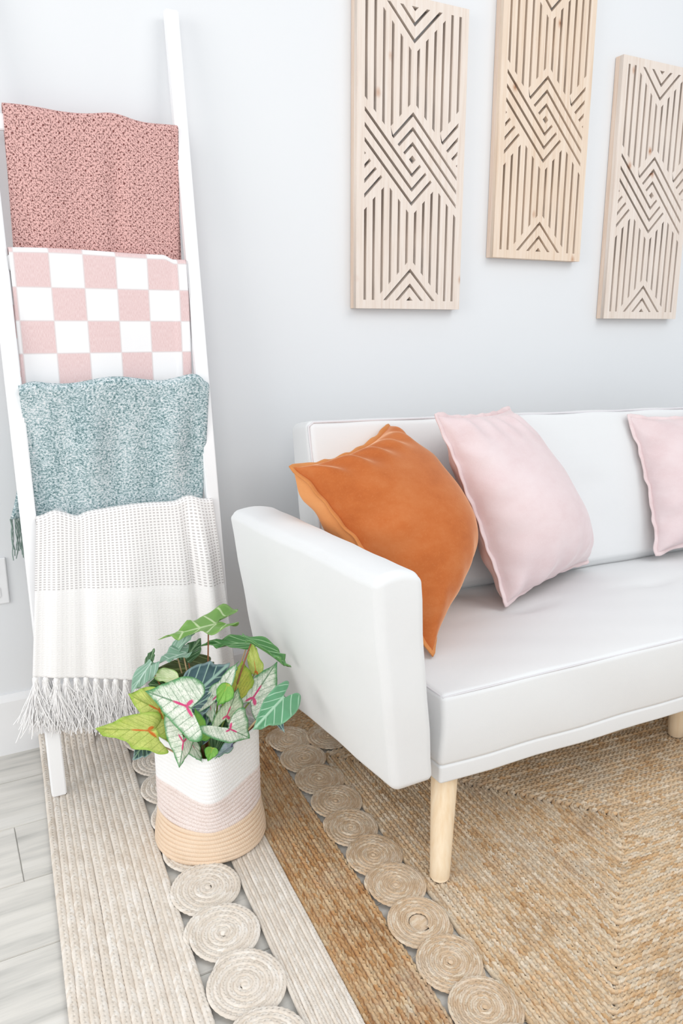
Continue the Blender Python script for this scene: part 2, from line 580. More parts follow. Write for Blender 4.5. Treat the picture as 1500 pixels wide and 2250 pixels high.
M_wall = mat_wall()
M_trim = mat_white_gloss('white_trim_paint', '#eeeeef', 0.4)
M_ladder = mat_white_gloss('white_ladder_paint', '#f6f6f7', 0.5)
M_plank = mat_plank()
M_grout = NT('grey_joint', 0.9, 0.1)
M_grout.color('#cfccc6')
M_grout = M_grout.m
M_ivory = mat_braid('ivory_braid', [(0.1, '#ddd0c1'), (0.45, '#e8ddd0'), (0.7, '#efe6db'), (0.95, '#f5efe8')], '#d3c2ad', '#f8f4ee', 0.5)
M_jute = mat_braid('jute_braid', [(0.06, '#be9468'), (0.26, '#d7b286'), (0.45, '#e2c5a0'), (0.62, '#e4d2b8'), (0.78, '#e8c499'), (0.95, '#f3eadd')], '#957048', '#f3e6d2', 1.0)
M_juteband = mat_braid('jute_outer_band', [(0.06, '#a57449'), (0.3, '#c2915f'), (0.5, '#d0a779'), (0.68, '#d6ba95'), (0.82, '#d09f6c'), (0.95, '#e2d0b6')], '#80552f', '#e6cda8', 1.0)
M_jutecoil = mat_braid('jute_coil', [(0.2, '#cfb190'), (0.5, '#dbc1a3'), (0.8, '#e7d4be')], '#a98a62', '#f0e4d0', 0.9)
M_fibre = mat_yarn('jute_fibre', '#c9a678', '#ead4b2')
M_sofa = mat_upholstery()
M_piping = NT('offwhite_seam', 0.9, 0.1)
M_piping.color('#dfdde0')
M_piping = M_piping.m
M_leg = mat_leg()
M_orange = mat_velvet('rust_velvet', '#ab5729', '#bf6b38', '#cd8453', 0.9, '#ffd2ae')
M_orange_back = mat_velvet('peach_velvet_back', '#dc9157', '#e29b62', '#e8a870', 0.3, '#ffe0c8')
M_orange_seam = mat_velvet('rust_seam', '#c2773f', '#cf8850', '#dc9c66', 0.4, '#ffe0c0')
M_pink = mat_velvet('blush_velvet', '#dbc3c4', '#e3d0d1', '#eadcdd', 0.35, '#ffffff')
M_pink_back = mat_velvet('shaded_blush_back', '#d8b9b2', '#dfc6c0', '#e6d2cd', 0.3, '#ffffff')  # warm shade of the turned-away side, painted into the velvet colour
M_pink_seam = mat_velvet('blush_seam', '#dcc2c2', '#e6d2d2', '#efe2e2', 0.3, '#ffffff')
M_wood1 = mat_pale_wood('whitewashed_wood', '#dbc9bb', '#e6d8cc', '#ece1d8')
M_wood2 = mat_pale_wood('honey_wood', '#ddc3aa', '#e7d2bd', '#eeddcc')
M_wood1s = mat_pale_wood('shaded_side_wood', '#d3b8a4', '#dec8b6', '#e8d6c8')  # darker pinkish tone paints shade onto the panel sides
M_crochet = mat_crochet()
M_checker = mat_checker()
M_melange = mat_melange()
M_waffle = mat_waffle()
M_whiteyarn = mat_yarn('white_yarn', '#f6f4f3', '#fbfafa')
M_greenyarn = mat_yarn('green_yarn', '#6d827b', '#a6b7b0')
M_ropew = mat_rope('white_rope', '#f5f4f4', '#fafafa', 0.0)
M_ropep = mat_rope('blush_rope', '#ead9d2', '#f3e9e6', 0.75)
M_ropet = mat_rope('tan_rope', '#eacfb2', '#f0dac3', 0.25)
M_soil = mat_yarn('dark_moss', '#2c2018', '#5a4330')
M_stem_g = mat_yarn('green_stem', '#7c9a4a', '#a9b86a')
M_stem_t = mat_yarn('tan_stem', '#b49a74', '#cbb592')
M_stem_b = mat_yarn('brown_stem', '#8a5a40', '#b07a5c')
M_plate = mat_white_gloss('plate_plastic', '#efeff1', 0.35)

# ---------------------------------------------------------------- setting
D = 1.945           # y of the back wall
fl = box_obj('floor', (-1.6, -1.4, -0.06), (3.6, D, -0.004), M_grout)
tag(fl, 'floor of pale grey wood-look planks', None, None, 'structure')
PW, PL, GAP = 0.1885, 1.20, 0.0014
bmp = bmesh.new()
bm_box(bmp, (0, 0, -0.012), (PL - GAP, PW - GAP, 0.0))
bmesh.ops.bevel(bmp, geom=[e for e in bmp.edges if all(v.co.z > -0.001 for v in e.verts)], offset=0.0012, segments=2, affect='EDGES')
pl0 = bm_obj('floor_plank', bmp, M_plank, fl)
first = True
y_top = 1.611 + PW
rows = range(-16, 2)
for k in rows:
    y = 1.611 + PW * k
    x = 0.056 - PL * 2 + (0 if k == -1 else ((k * 0.37 + 0.45) % 1.0) * PL)
    if k == 1:
        continue
    while x < 3.5:
        if x + PL > -1.5:
            if first:
                o = pl0
                first = False
            else:
                o = pl0.copy()
                link(o, fl)
            o.location = (x, y, 0)
        x += PL
# last row, cut to meet the wall
bmp = bmesh.new()
bm_box(bmp, (0, 0, -0.012), (PL - GAP, D - 1.7995 - GAP, 0.0))
pl1 = bm_obj('floor_plank', bmp, M_plank, fl)
for i in range(5):
    o = pl1 if i == 0 else link(pl1.copy(), fl)
    o.location = (-2.0 + PL * i - 0.02, 1.7995, 0)

wall = box_obj('wall_back', (-1.6, D, -0.06), (3.6, D + 0.12, 2.75), M_wall)
tag(wall, 'plain white painted back wall', None, None, 'structure')
bmb = bmesh.new()
prof = [(0, 0), (0.016, 0), (0.016, 0.142), (0.012, 0.150), (0.006, 0.158), (0, 0.158)]
a = [bmb.verts.new((-1.6, D - px, pz)) for px, pz in prof]
b = [bmb.verts.new((3.6, D - px, pz)) for px, pz in prof]
for i in range(len(prof)):
    j = (i + 1) % len(prof)
    bmb.faces.new((a[i], a[j], b[j], b[i]))
bmb.faces.new(a)
bmb.faces.new(b[::-1])
bb = bm_obj('baseboard_back', bmb, M_trim)
tag(bb, 'white baseboard along the foot of the back wall', None, None, 'structure')

# outlet plate at the left edge of the frame
pt = thing('outlet_plate', 'white wall outlet plate left of the leaning ladder', 'outlet', (0.078, D, 0.454))
box_obj('cover_plate', (-0.036, -0.007, -0.058), (0.036, -0.0005, 0.058), M_plate, pt, 0.003)
for dz in (-0.027, 0.027):
    bms = bmesh.new()
    bm_box(bms, (-0.017, -0.0095, dz - 0.014), (0.017, -0.006, dz + 0.014))
    bmesh.ops.bevel(bms, geom=bms.edges[:], offset=0.003, segments=2, affect='EDGES')
    bm_obj('socket', bms, M_plate, pt)

# ---------------------------------------------------------------- rugs
RA = math.radians(4.2)
AL = np.array([math.sin(RA), math.cos(RA)])     # along the rug, away from the camera
AC = np.array([math.cos(RA), -math.sin(RA)])    # across the rug
def ST(s, t):
    return AC * s + AL * t

def resample(P, step, closed):
    P = np.asarray(P, float)
    if closed:
        P = np.vstack([P, P[:1]])
    d = np.r_[0, np.cumsum(np.linalg.norm(np.diff(P, axis=0), axis=1))]
    n = max(8, int(round(d[-1] / step)))
    s = np.linspace(0, d[-1], n, endpoint=not closed)
    return np.stack([np.interp(s, d, P[:, i]) for i in range(P.shape[1])], 1), s

def braid_mesh(name, path, w, h, pitch, closed=False, z0=0.0, amp=0.35, skew=0.45, sub=4, zfun=None, seed=0, zp=(0.45, 0.82, 1.0, 0.93), plug=0.0, plug_h=1.02):
    """a two-lane plait lying on the floor: plump lobes in a herringbone"""
    P, s = resample(path, pitch / sub, closed)
    n = len(P)
    if closed:
        T = np.roll(P, -1, 0) - np.roll(P, 1, 0)
    else:
        T = np.gradient(P, axis=0)
    T = T[:, :2] / (np.linalg.norm(T[:, :2], axis=1)[:, None] + 1e-12)
    N = np.stack([-T[:, 1], T[:, 0]], 1)
    va = np.array([-1.0, -0.82, -0.42, 0.0, 0.0, 0.42, 0.82, 1.0])
    zp = np.array(list(zp) + list(zp)[::-1])
    lane = np.array([0, 0, 0, 0, 1, 1, 1, 1])
    rng = np.random.default_rng(seed)
    phi = rng.uniform(0, 9) + s[:, None] / pitch + 0.5 * lane[None] + skew * np.abs(va)[None]
    m = 0.5 + 0.5 * np.cos(2 * PI * phi)
    wob = np.interp(s, np.linspace(0, s[-1] + 1e-6, 60), rng.normal(0, 0.06, 60))
    z = h * zp[None] * (1 - amp * (1 - m)) * (1 + wob[:, None])
    lat = (w / 2) * va[None] * (1 - 0.04 * (1 - m) * (np.abs(va) > 0.9)) + (w * 0.10) * wob[:, None]
    V = np.zeros((n, 8, 3))
    V[:, :, :2] = P[:, None, :2] + lat[:, :, None] * N[:, None]
    base = z0 if zfun is None else zfun(P)[:, None] + z0
    V[:, :, 2] = base + z
    if plug > 0:
        tp = smoothstep(s[-1] - s, 0.0, 0.03)
        V[:, :, :2] = P[:, None, :2] + (V[:, :, :2] - P[:, None, :2]) * (0.25 + 0.75 * tp[:, None, None]) - (1 - tp)[:, None, None] * 0.35 * w * (P / np.linalg.norm(P, axis=1)[:, None])[:, None, :]
        V[:, :, 2] *= (0.4 + 0.6 * tp)[:, None]
    F = np.vstack([grid_faces(n, 8, closed, False)])
    UV = np.stack([phi, np.broadcast_to(lane[None] + np.abs(va)[None] * 0.98, phi.shape)], -1).reshape(-1, 2)
    luv = UV[F.ravel()]
    V = V.reshape(-1, 3)
    if plug > 0.0001:
        rr_ = np.linspace(0.0001, plug, 5)
        an = np.linspace(0, 2 * PI, 16, endpoint=False)
        Pd = np.stack([rr_[:, None] * np.cos(an), rr_[:, None] * np.sin(an), np.broadcast_to((h * plug_h - 0.5 * rr_ ** 2 / plug * (plug_h > 1))[:, None], (5, 16))], -1).reshape(-1, 3)
        Fd = grid_faces(5, 16, False, True)
        uvd = np.stack([Pd[:, 0] / pitch * 2, Pd[:, 1] / pitch + 0.5], -1)[Fd.ravel()]
        F = np.vstack([F, Fd + len(V)])
        V = np.vstack([V, Pd])
        luv = np.vstack([luv, uvd])
    return fast_mesh(name, V, F, luv)

def coil_path(R, w, r0=0.003):
    turns = (R - w / 2 - r0) / w
    th = np.linspace(0, turns * 2 * PI, int(turns * 40))
    r = r0 + w * th / (2 * PI)
    return np.stack([r * np.cos(th), r * np.sin(th)], 1)

# ivory rug
ivory = thing('ivory_braided_rug', 'ivory braided rug with a row of coiled rounds, under ladder and basket', 'rug', (0, 0, 0))
T_FAR, T_NEAR = 1.935, 0.62
def far_lift(P):
    t = P[:, :2] @ AL
    return 0.026 * smoothstep(t, 1.868, 1.935)
s0 = 0.0045
NL = 14
wl = (0.2095 - s0) / NL
for i in range(NL):
    s = s0 + wl * (i + 0.5)
    jit = RNG.normal(0, 0.0006, 9)
    tt = np.linspace(T_NEAR, T_FAR - 0.006 * s / 0.2, 9)
    path = np.array([ST(s + jit[k], tt[k]) for k in range(9)])
    me = braid_mesh('braid', path, wl * 1.06, 0.0125, 0.0095, zfun=far_lift if s < 0.13 else None, amp=0.16, skew=1.1, seed=i, zp=(0.66, 0.88, 1.0, 0.97))
    mesh_obj('braid', me, M_ivory, ivory)
NR = 8
wr = (0.4205 - 0.334) / NR
for i in range(NR):
    s = 0.334 + wr * (i + 0.5)
    jit = RNG.normal(0, 0.0005, 9)
    tt = np.linspace(T_NEAR, T_FAR - 0.04, 9)
    path = np.array([ST(s + jit[k], tt[k]) for k in range(9)])
    me = braid_mesh('braid', path, wr * 1.06, 0.0125, 0.0085, amp=0.18, skew=1.1, seed=40 + i, zp=(0.66, 0.88, 1.0, 0.97))
    mesh_obj('braid', me, M_ivory, ivory)
coil_me = braid_mesh('coil', coil_path(0.0715, 0.0108, 0.004), 0.0120, 0.0105, 0.0095, amp=0.20, skew=0.9, z0=0.0, zp=(0.72, 0.9, 1.0, 0.97), plug=0.007)
c0 = mesh_obj('coil', coil_me, M_ivory, ivory)
for i, t in enumerate(np.arange(1.246 - 0.121 * 5, 1.91, 0.121)):
    o = c0 if i == 0 else link(c0.copy(), ivory)
    p = ST(0.2718 + RNG.normal(0, 0.002), t)
    o.location = (p[0], p[1], 0.0055)
    o.rotation_euler = (math.radians(RNG.uniform(3.0, 4.2)), math.radians(RNG.uniform(-1, 1)), 0.0)
    o.rotation_euler = (Matrix.Rotation(math.radians(RNG.uniform(3.0, 4.2)), 3, 'X') @ Matrix.Rotation(RNG.uniform(0, 6), 3, 'Z')).to_euler()
    k = RNG.uniform(0.97, 1.03)
    o.scale = (k, k, 1)

# jute rug
jute = thing('jute_braided_rug', 'golden brown jute braided rug with coiled rounds, under the sofa', 'rug', (0, 0, 0))
TC, HW, SL, SR = 1.10, 0.738, 0.4215, 2.55
def loop(d):
    s1, s2, t1, t2 = SL + d, SR - d, TC - HW + d, TC + HW - d
    c = 0.006
    pts = [(s1 + c, t1), (s2 - c, t1), (s2, t1 + c), (s2, t2 - c), (s2 - c, t2), (s1 + c, t2), (s1, t2 - c), (s1, t1 + c)]
    return np.array([ST(*p) for p in pts])
JW = (0.738 - 0.2315) / 36
d = JW / 2
i = 0
while d < 0.122:
    me = braid_mesh('braid', loop(d), JW * 1.07, 0.0130 * RNG.uniform(0.92, 1.06), 0.0150 * RNG.uniform(0.92, 1.1), True, amp=0.46, skew=0.9, seed=100 + i, zp=(0.28, 0.78, 1.0, 0.80))
    mesh_obj('braid', me, M_juteband, jute)
    d += JW
    i += 1
d = 0.2315 + JW / 2
while d < HW - JW * 0.3:
    me = braid_mesh('braid', loop(d), JW * 1.07, 0.0130 * RNG.uniform(0.92, 1.06), 0.0150 * RNG.uniform(0.92, 1.1), True, amp=0.46, skew=0.9, seed=100 + i, zp=(0.28, 0.78, 1.0, 0.80))
    mesh_obj('braid', me, M_jute, jute)
    d += JW
    i += 1
jc_me = braid_mesh('coil', coil_path(0.0620, 0.0076, 0.003), 0.0086, 0.0095, 0.0100, amp=0.24, skew=0.9, z0=0.0, seed=3, zp=(0.70, 0.9, 1.0, 0.97), plug=0.005)
jh_me = braid_mesh('coil', coil_path(0.0620, 0.0076, 0.019), 0.0086, 0.0115, 0.0105, amp=0.16, skew=0.9, z0=0.0, seed=4, zp=(0.70, 0.9, 1.0, 0.97), plug=0.0185, plug_h=0.45)
j0 = mesh_obj('coil', jc_me, M_jutecoil, jute)
j1 = mesh_obj('coil', jh_me, M_jutecoil, jute)
tag(j1, 'coil with an open ring at its centre')
spots = [(0.601, 1.693 - 0.0978 * k) for k in range(13)]
spots += [(0.601 + 0.0978 * k, 1.668) for k in range(1, 19)] + [(0.601 + 0.0978 * k, 0.532) for k in range(1, 19)]
for k, (s, t) in enumerate(spots):
    if k == 0:
        o = j0
    elif k == 7:
        o = j1
    else:
        o = link(j0.copy(), jute)
    p = ST(s + RNG.normal(0, 0.003), t + RNG.normal(0, 0.001))
    o.location = (p[0], p[1], 0.0055)
    o.rotation_euler = (Matrix.Rotation(math.radians(RNG.uniform(3.0, 5.0)), 3, 'X') @ Matrix.Rotation(RNG.uniform(0, 6), 3, 'Z')).to_euler()
# loose fibres lying on the jute
parts = []
for k in range(1500):
    s, t = RNG.uniform(0.43, 1.55), RNG.uniform(0.55, 1.82)
    p = ST(s, t)
    a = RNG.uniform(0, 2 * PI)
    L = RNG.uniform(0.008, 0.026)
    q = np.linspace(0, 1, 5)
    curl = RNG.normal(0, 1.0)
    ang = a + curl * q
    x = p[0] + np.cumsum(np.cos(ang)) * L / 5
    y = p[1] + np.cumsum(np.sin(ang)) * L / 5
    z = 0.0125 + 0.005 * RNG.uniform(0, 1) * np.sin(q * PI * RNG.uniform(0.5, 1))
    parts.append(tube_arrays(np.stack([x, y, z], 1), 0.00022, 4, False))
q = np.linspace(0, 1, 24)
for (ax, ay, bx, by) in ((0.93, 1.15, 1.02, 1.09), (0.98, 1.02, 1.06, 1.0)):
    x = ax + (bx - ax) * q + 0.006 * np.sin(q * 9)
    y = ay + (by - ay) * q + 0.008 * np.sin(q * 6 + 1)
    parts.append(tube_arrays(np.stack([x, y, 0.0145 + 0.003 * np.sin(q * PI)], 1), 0.00035, 4, False))
V, F = join_arrays(parts)
fb = mesh_obj('loose_fibre', fast_mesh('loose_fibre', V, F), M_fibre, jute)
fb['kind'] = 'stuff'

# ---------------------------------------------------------------- ladder and throws
LK = 0.139                                  # lean: y = 1.66 + LK * z
def lady(z):
    return 1.66 + LK * z
Z0 = 0.0125
ladder = thing('blanket_ladder', 'white wooden ladder leaning on the wall, hung with four throws', 'ladder', (0.366, 1.66, Z0))
def rail(xa, xb):
    bm = bmesh.new()
    zt = 1.752
    vs_ = []
    for z in (Z0, zt):
        for x in (xa, xb):
            for dy in (0, 0.021):
                vs_.append(bm.verts.new((x - 0.366, lady(z) + dy - 1.66, z - Z0)))
    for f in ((0, 1, 3, 2), (4, 6, 7, 5), (0, 4, 5, 1), (2, 3, 7, 6), (0, 2, 6, 4), (1, 5, 7, 3)):
        bm.faces.new([vs_[i] for i in f])
    bmesh.ops.bevel(bm, geom=bm.edges[:], offset=0.0025, segments=2, affect='EDGES')
    return bm_obj('rail', bm, M_ladder, ladder)
rail(0.1415, 0.1735)
rail(0.5615, 0.5925)
RUNGS = [1.468, 1.184, 0.902, 0.616, 0.33]
for z in RUNGS:
    bm = bmesh.new()
    y = lady(z) + 0.0035
    bm_box(bm, (0.1725 - 0.366, y - 1.66, z - 0.016 - Z0), (0.5625 - 0.366, y + 0.014 - 1.66, z + 0.016 - Z0))
    bmesh.ops.bevel(bm, geom=bm.edges[:], offset=0.002, segments=2, affect='EDGES')
    bm_obj('rung', bm, M_ladder, ladder)

def drape(name, mat, zr, xl_top, xr_top, xl_bot, xr_bot, front_len, back_len, off, thick, parent, follow=0.0,
          skew_len=0.0, nx=90, ns=90, back_shift=(0.0, 0.0), top_lump=None, u_off=0.0):
    """cloth hung over a rung: back fall, roll over the rung, front fall"""
    zc = zr + 0.016
    yf = lady(zr) + 0.0035 - 0.004        # front of rung, minus clearance
    yb = lady(zr) + 0.0035 + 0.014 + 0.004
    ym, ry = (yf + yb) / 2, (yb - yf) / 2
    roll = PI * ry
    tot = back_len + roll + front_len
    sv = np.concatenate([np.linspace(-back_len - roll / 2, -roll / 2, 26, endpoint=False),
                         np.linspace(-roll / 2, roll / 2, 12, endpoint=False),
                         np.linspace(roll / 2, roll / 2 + front_len, ns)])
    xv = np.linspace(0, 1, nx)
    S, X = np.meshgrid(sv, xv, indexing='ij')
    f = np.clip((S - roll / 2) / front_len, 0, 1)
    bk = np.clip((-S - roll / 2) / back_len, 0, 1)
    xl = xl_top + (xl_bot - xl_top) * f + back_shift[0] * bk ** 2.6
    xr = xr_top + (xr_bot - xr_top) * f + back_shift[1] * bk ** 2.6
    px = xl + (xr - xl) * X
    fl_ = f * (front_len + skew_len * (X - 0.5) * 2)
    th = np.clip(S / (roll / 2), -1, 1) * PI / 2
    py = ym - ry * np.sin(th)
    pz = zc + 0.004 + ry * np.cos(th) * 0.9
    pz = pz - fl_ - bk * back_len
    drop = np.maximum(fl_, 0)
    py = py - follow * LK * drop          # leans out with the rails when the cloth is held off
    py = py + off(px, f, bk, X)
    if top_lump is not None:
        pz = pz + top_lump(X) * np.exp(-(np.maximum(f, bk) / 0.10) ** 2)
    P = np.stack([px, py, pz], -1)
    UV = np.stack([np.broadcast_to(xl_top + (xr_top - xl_top) * X, S.shape) + u_off, -(S)], -1)
    o = grid_obj(name, P, mat, parent, uv=UV)
    md = o.modifiers.new('thickness', 'SOLIDIFY')
    md.thickness = thick
    md.offset = 0.0
    return o, P

def gauss(x, c, w):
    return np.exp(-((x - c) / w) ** 2)

# pink crocheted throw
def off1(px, f, bk, X):
    g = 0.010 * gauss(X, 0.60, 0.05) - 0.009 * gauss(X, 0.70, 0.09) + 0.004 * np.sin(X * 19 + 1)
    return g * (np.clip(f * 3, 0, 1) * (1 - 0.5 * f)) - 0.002 * np.sin(f * PI) + 0.004 * np.sin(X * 9) * bk
def lump1(X):
    return 0.0015 * np.sin(X * 14) + 0.008 * gauss(X, 0.62, 0.11) + 0.004 * (1 - X)
def rel(o, t):
    o.location = tuple(-Vector(t.location))
    return o
o, P1 = drape('crochet_throw', M_crochet, 1.468, 0.196, 0.566, 0.190, 0.553, 0.315, 0.30, off1, 0.007, None, top_lump=lump1)
tag(o, 'dusty pink crocheted throw on the top rung of the ladder', 'blanket')

def off2(px, f, bk, X):
    step = 0.006 * smoothstep(px, 0.523, 0.530) * np.clip(f * 4, 0, 1) * (1 - smoothstep(f, 0.5, 1.0) * 0.6)
    return -step + 0.0015 * np.sin(X * 11) * f - 0.001
def lump2(X):
    return -0.010 * smoothstep(X, 0.86, 0.93) + 0.002 * np.sin(X * 6)
o, P2 = drape('checkered_throw', M_checker, 1.184, 0.1765, 0.559, 0.178, 0.558, 0.315, 0.26, off2, 0.004, None, top_lump=lump2, nx=120)
tag(o, 'pink and white checkerboard throw on the ladder, second from top', 'blanket')

th3 = thing('knitted_throw', 'sage green melange knitted throw hung on the third rung down', 'blanket', (0.37, lady(0.902), 0.92))
def off3(px, f, bk, X):
    g = 0.010 * np.sin(X * 13 + 0.8) + 0.006 * np.sin(X * 27 + 2.0) - 0.012 * gauss(X, 0.97, 0.05)
    return g * np.clip(f * 2.5, 0, 1) * (1 - 0.75 * smoothstep(f, 0.3, 1.0)) - 0.006 - 0.010 * gauss(X, 0.9, 0.12) * (1 - f) + 0.01 * np.sin(X * 8) * bk
def lump3(X):
    return 0.006 * np.sin(X * 12 + 2) + 0.006 * gauss(X, 0.9, 0.12) - 0.022 * gauss(X, 1.0, 0.045) - 0.012 * gauss(X, 0.0, 0.05)
o, P3 = drape('woven_body', M_melange, 0.902, 0.166, 0.584, 0.178, 0.553, 0.325, 0.285, off3, 0.010, th3, top_lump=lump3, back_shift=(-0.040, -0.03))
rel(o, th3)

def tassels(parent, name, mat, pts, length, strands, rad, spread, seed, knot=0.004, group_each=1):
    rng = np.random.default_rng(seed)
    for (p, dirx) in pts:
        ps = []
        if knot > 0:
            kp = np.array([p + np.array([0, 0, dz]) for dz in (0.006, 0.002, -0.004, -0.010)])
            ps.append(tube_arrays(kp, [knot * 0.5, knot, knot, knot * 0.6], 8))
        for k in range(strands):
            q = np.linspace(0, 1, 7)
            dx = rng.normal(dirx, spread)
            dy = rng.normal(-0.1 * spread, spread * 0.5)
            L = length * rng.uniform(0.75, 1.08)
            wv = rng.uniform(0, 6)
            x = p[0] + rng.normal(0, knot * 0.3) + dx * q ** 1.3 + 0.0025 * np.sin(q * 7 + wv)
            y = p[1] + rng.normal(0, 0.001) + dy * q + 0.002 * np.sin(q * 5 + wv)
            z = p[2] - L * q
            ps.append(tube_arrays(np.stack([x, y, z], 1), rad, 4, False))
        V, F = join_arrays(ps)
        t = Vector(parent.location)
        V = V - np.array([t.x, t.y, t.z])
        mesh_obj(name, fast_mesh(name, V, F), mat, parent)

# fringe of the green throw, on its back fall
row = P3[0]
pts = []
for k in range(64):
    i0 = int((k + 0.5) / 64 * (row.shape[0] - 1))
    pts.append((row[i0] + np.array([0, 0, 0.0]), 0.0))
tassels(th3, 'fringe_tassel', M_greenyarn, pts, 0.092, 4, 0.0011, 0.003, 5, knot=0.0)

th4 = thing('fringed_throw', 'white woven throw with grey dashes and knotted fringe, lowest on the ladder', 'blanket', (0.37, lady(0.616), 0.63))
def off4(px, f, bk, X):
    g = 0.012 * np.sin(X * 10 + 0.2) * gauss(X, 0.15, 0.25) + 0.006 * np.sin(X * 22)
    fold = -0.030 * gauss(X, 0.905, 0.050) + 0.018 * gauss(X, 0.825, 0.025) - 0.010 * gauss(X, 0.10, 0.05) + 0.008 * gauss(X, 0.24, 0.04)
    fold2 = 0.010 * gauss(X, 0.52, 0.05) * smoothstep(f, 0.25, 0.8)
    return (g * 0.6 + fold + fold2) * np.clip(f * 3 + 0.15, 0, 1) - 0.008 - 0.012 * np.clip(f * 2, 0, 1)
def lump4(X):
    return 0.010 * gauss(X, 0.10, 0.05) - 0.008 * gauss(X, 0.22, 0.04) + 0.006 * gauss(X, 0.55, 0.2) + 0.012 * gauss(X, 0.86, 0.06)
o, P4 = drape('woven_body', M_waffle, 0.616, 0.171, 0.572, 0.128, 0.590, 0.385, 0.30, off4, 0.005, th4, follow=1.0, skew_len=0.055, top_lump=lump4, nx=110)
rel(o, th4)
row = P4[-1]
pts = []
for k in range(22):
    i0 = int((k + 0.35) / 22 * (row.shape[0] - 1))
    pts.append((row[i0] + np.array([0, -0.001, -0.004]), RNG.normal(-0.002, 0.006)))
tassels(th4, 'fringe_tassel', M_whiteyarn, pts, 0.118, 130, 0.0010, 0.020, 9, knot=0.006)

# ---------------------------------------------------------------- carved wall panels
def slot_polys():
    """openings of the fretwork, in mm from the panel centre"""
    out = []
    def vslot(x, za, zb, ca, cb, w=8.2):
        # ca/cb: +1 the end rises to the right, -1 to the left, 0 flat
        h = w / 2
        out.append([(x - h, za - ca * h), (x + h, za + ca * h), (x + h, zb + cb * h), (x - h, zb - cb * h)])
    X = [-147, -120.3, -93.6, -66.9, -40.1, -13.4, 13.4, 40.1, 66.9, 93.6, 120.3, 147]
    bot = [136, 109, 82.5, 80.5, 107, 133, 133, 107, 81, 81, 107, 135]
    cb = [-1, -1, -1, 1, 1, 1, -1, -1, -1, 1, 1, 1]
    top = [373, 373, 352, 326, 300, 273, 273, 300, 326, 352, 373, 373]
    ct = [0, 0, -1, -1, -1, -1, 1, 1, 1, 1, 0, 0]
    for k in range(12):
        vslot(X[k], bot[k], top[k], cb[k], ct[k])
        vslot(-X[k], -bot[k], -top[k], cb[k], ct[k])
    e, p = 5.3, 2.65
    for sg in (1, -1):
        def add(pts):
            out.append([(sg * x, sg * z) for x, z in pts])
        # chevrons at the ends of the panel
        for zv in (291, 331):
            r = 373 - zv
            add([(-(r - e), 373), (-(r + e), 373), (0, zv - e), (r + e, 373), (r - e, 373), (0, zv + e)])
        add([(-11, 373), (0, 362), (11, 373)])
        # the interlocked diagonals
        for zl, zv, (xe, ze) in ((111, -40, (27, -13)), (73.5, -77.5, (45.5, -32)), (37, -114, (63.5, -50.5))):
            add([(-151, zl - e), (0, zv - e), (xe + p, ze - p), (xe - p, ze + p), (0, zv + e), (-151, zl + e)])
        for za, (xe, ze) in ((-30, (-133, -12)), (-67, (-115, -31)), (-103.5, (-97.5, -50))):
            add([(-151, za - e), (xe + p, ze - p), (xe - p, ze + p), (-151, za + e)])
        add([(-151, -1), (-146.5, 3), (-151, 7)])
    out.append([(-11, 0), (0, -11), (11, 0), (0, 11)])
    return out

def fret_plate_mesh(w, h):
    cu = bpy.data.curves.new('fret_curve', 'CURVE')
    cu.dimensions = '2D'
    cu.fill_mode = 'BOTH'
    cu.extrude = 0.0075
    def spline(pts):
        sp = cu.splines.new('POLY')
        sp.points.add(len(pts) - 1)
        for q, (x, y) in zip(sp.points, pts):
            q.co = (x, y, 0, 1)
        sp.use_cyclic_u = True
    spline([(-w / 2, -h / 2), (w / 2, -h / 2), (w / 2, h / 2), (-w / 2, h / 2)])
    for pts in slot_polys():
        spline([(x / 1000.0, z / 1000.0) for x, z in pts])
    ob = bpy.data.objects.new('fret_tmp', cu)
    COL.objects.link(ob)
    dg = bpy.context.evaluated_depsgraph_get()
    me = bpy.data.meshes.new_from_object(ob.evaluated_get(dg))
    bpy.data.objects.remove(ob)
    bpy.data.curves.remove(cu)
    me.transform(Matrix.Rotation(math.radians(90), 4, 'X'))
    me.name = 'fretwork'
    me.materials.clear()
    return me
PWID, PHGT, PDEP = 0.350, 0.792, 0.033
def wall_panel(label, x0, z0, mat, mat_side):
    t = thing('carved_wall_panel', label, 'wall panel', (x0 + PWID / 2, D - 0.001, z0 + PHGT / 2), 'carved wooden wall panels')
    pm = fret_plate_mesh(PWID, PHGT)
    o = mesh_obj('fretwork', pm, mat, t)
    o.location = (0, -PDEP + 0.0075, 0)
    yb, yf = -0.0005, -PDEP + 0.0151
    hw, hh = PWID / 2, PHGT / 2
    box_obj('frame_stile', (-hw, yf, -hh), (-hw + 0.012, yb, hh), mat_side, t, 0.0006, 1)
    box_obj('frame_stile', (hw - 0.012, yf, -hh), (hw, yb, hh), mat_side, t, 0.0006, 1)
    box_obj('frame_rail', (-hw + 0.012, yf, hh - 0.012), (hw - 0.012, yb, hh), mat_side, t, 0.0006, 1)
    box_obj('frame_rail', (-hw + 0.012, yf, -hh), (hw - 0.012, yb, -hh + 0.012), mat_side, t, 0.0006, 1)
    return t
wall_panel('pale carved wooden panel on the wall, leftmost of the three', 1.0613, 1.1025, M_wood1, M_wood1s)
wall_panel('honey-toned carved wooden panel on the wall, middle and highest of three', 1.5290, 1.2560, M_wood2, M_wood1s)
wall_panel('pale carved wooden panel on the wall, rightmost and lowest of the three', 2.0045, 1.0800, M_wood1, M_wood1s)

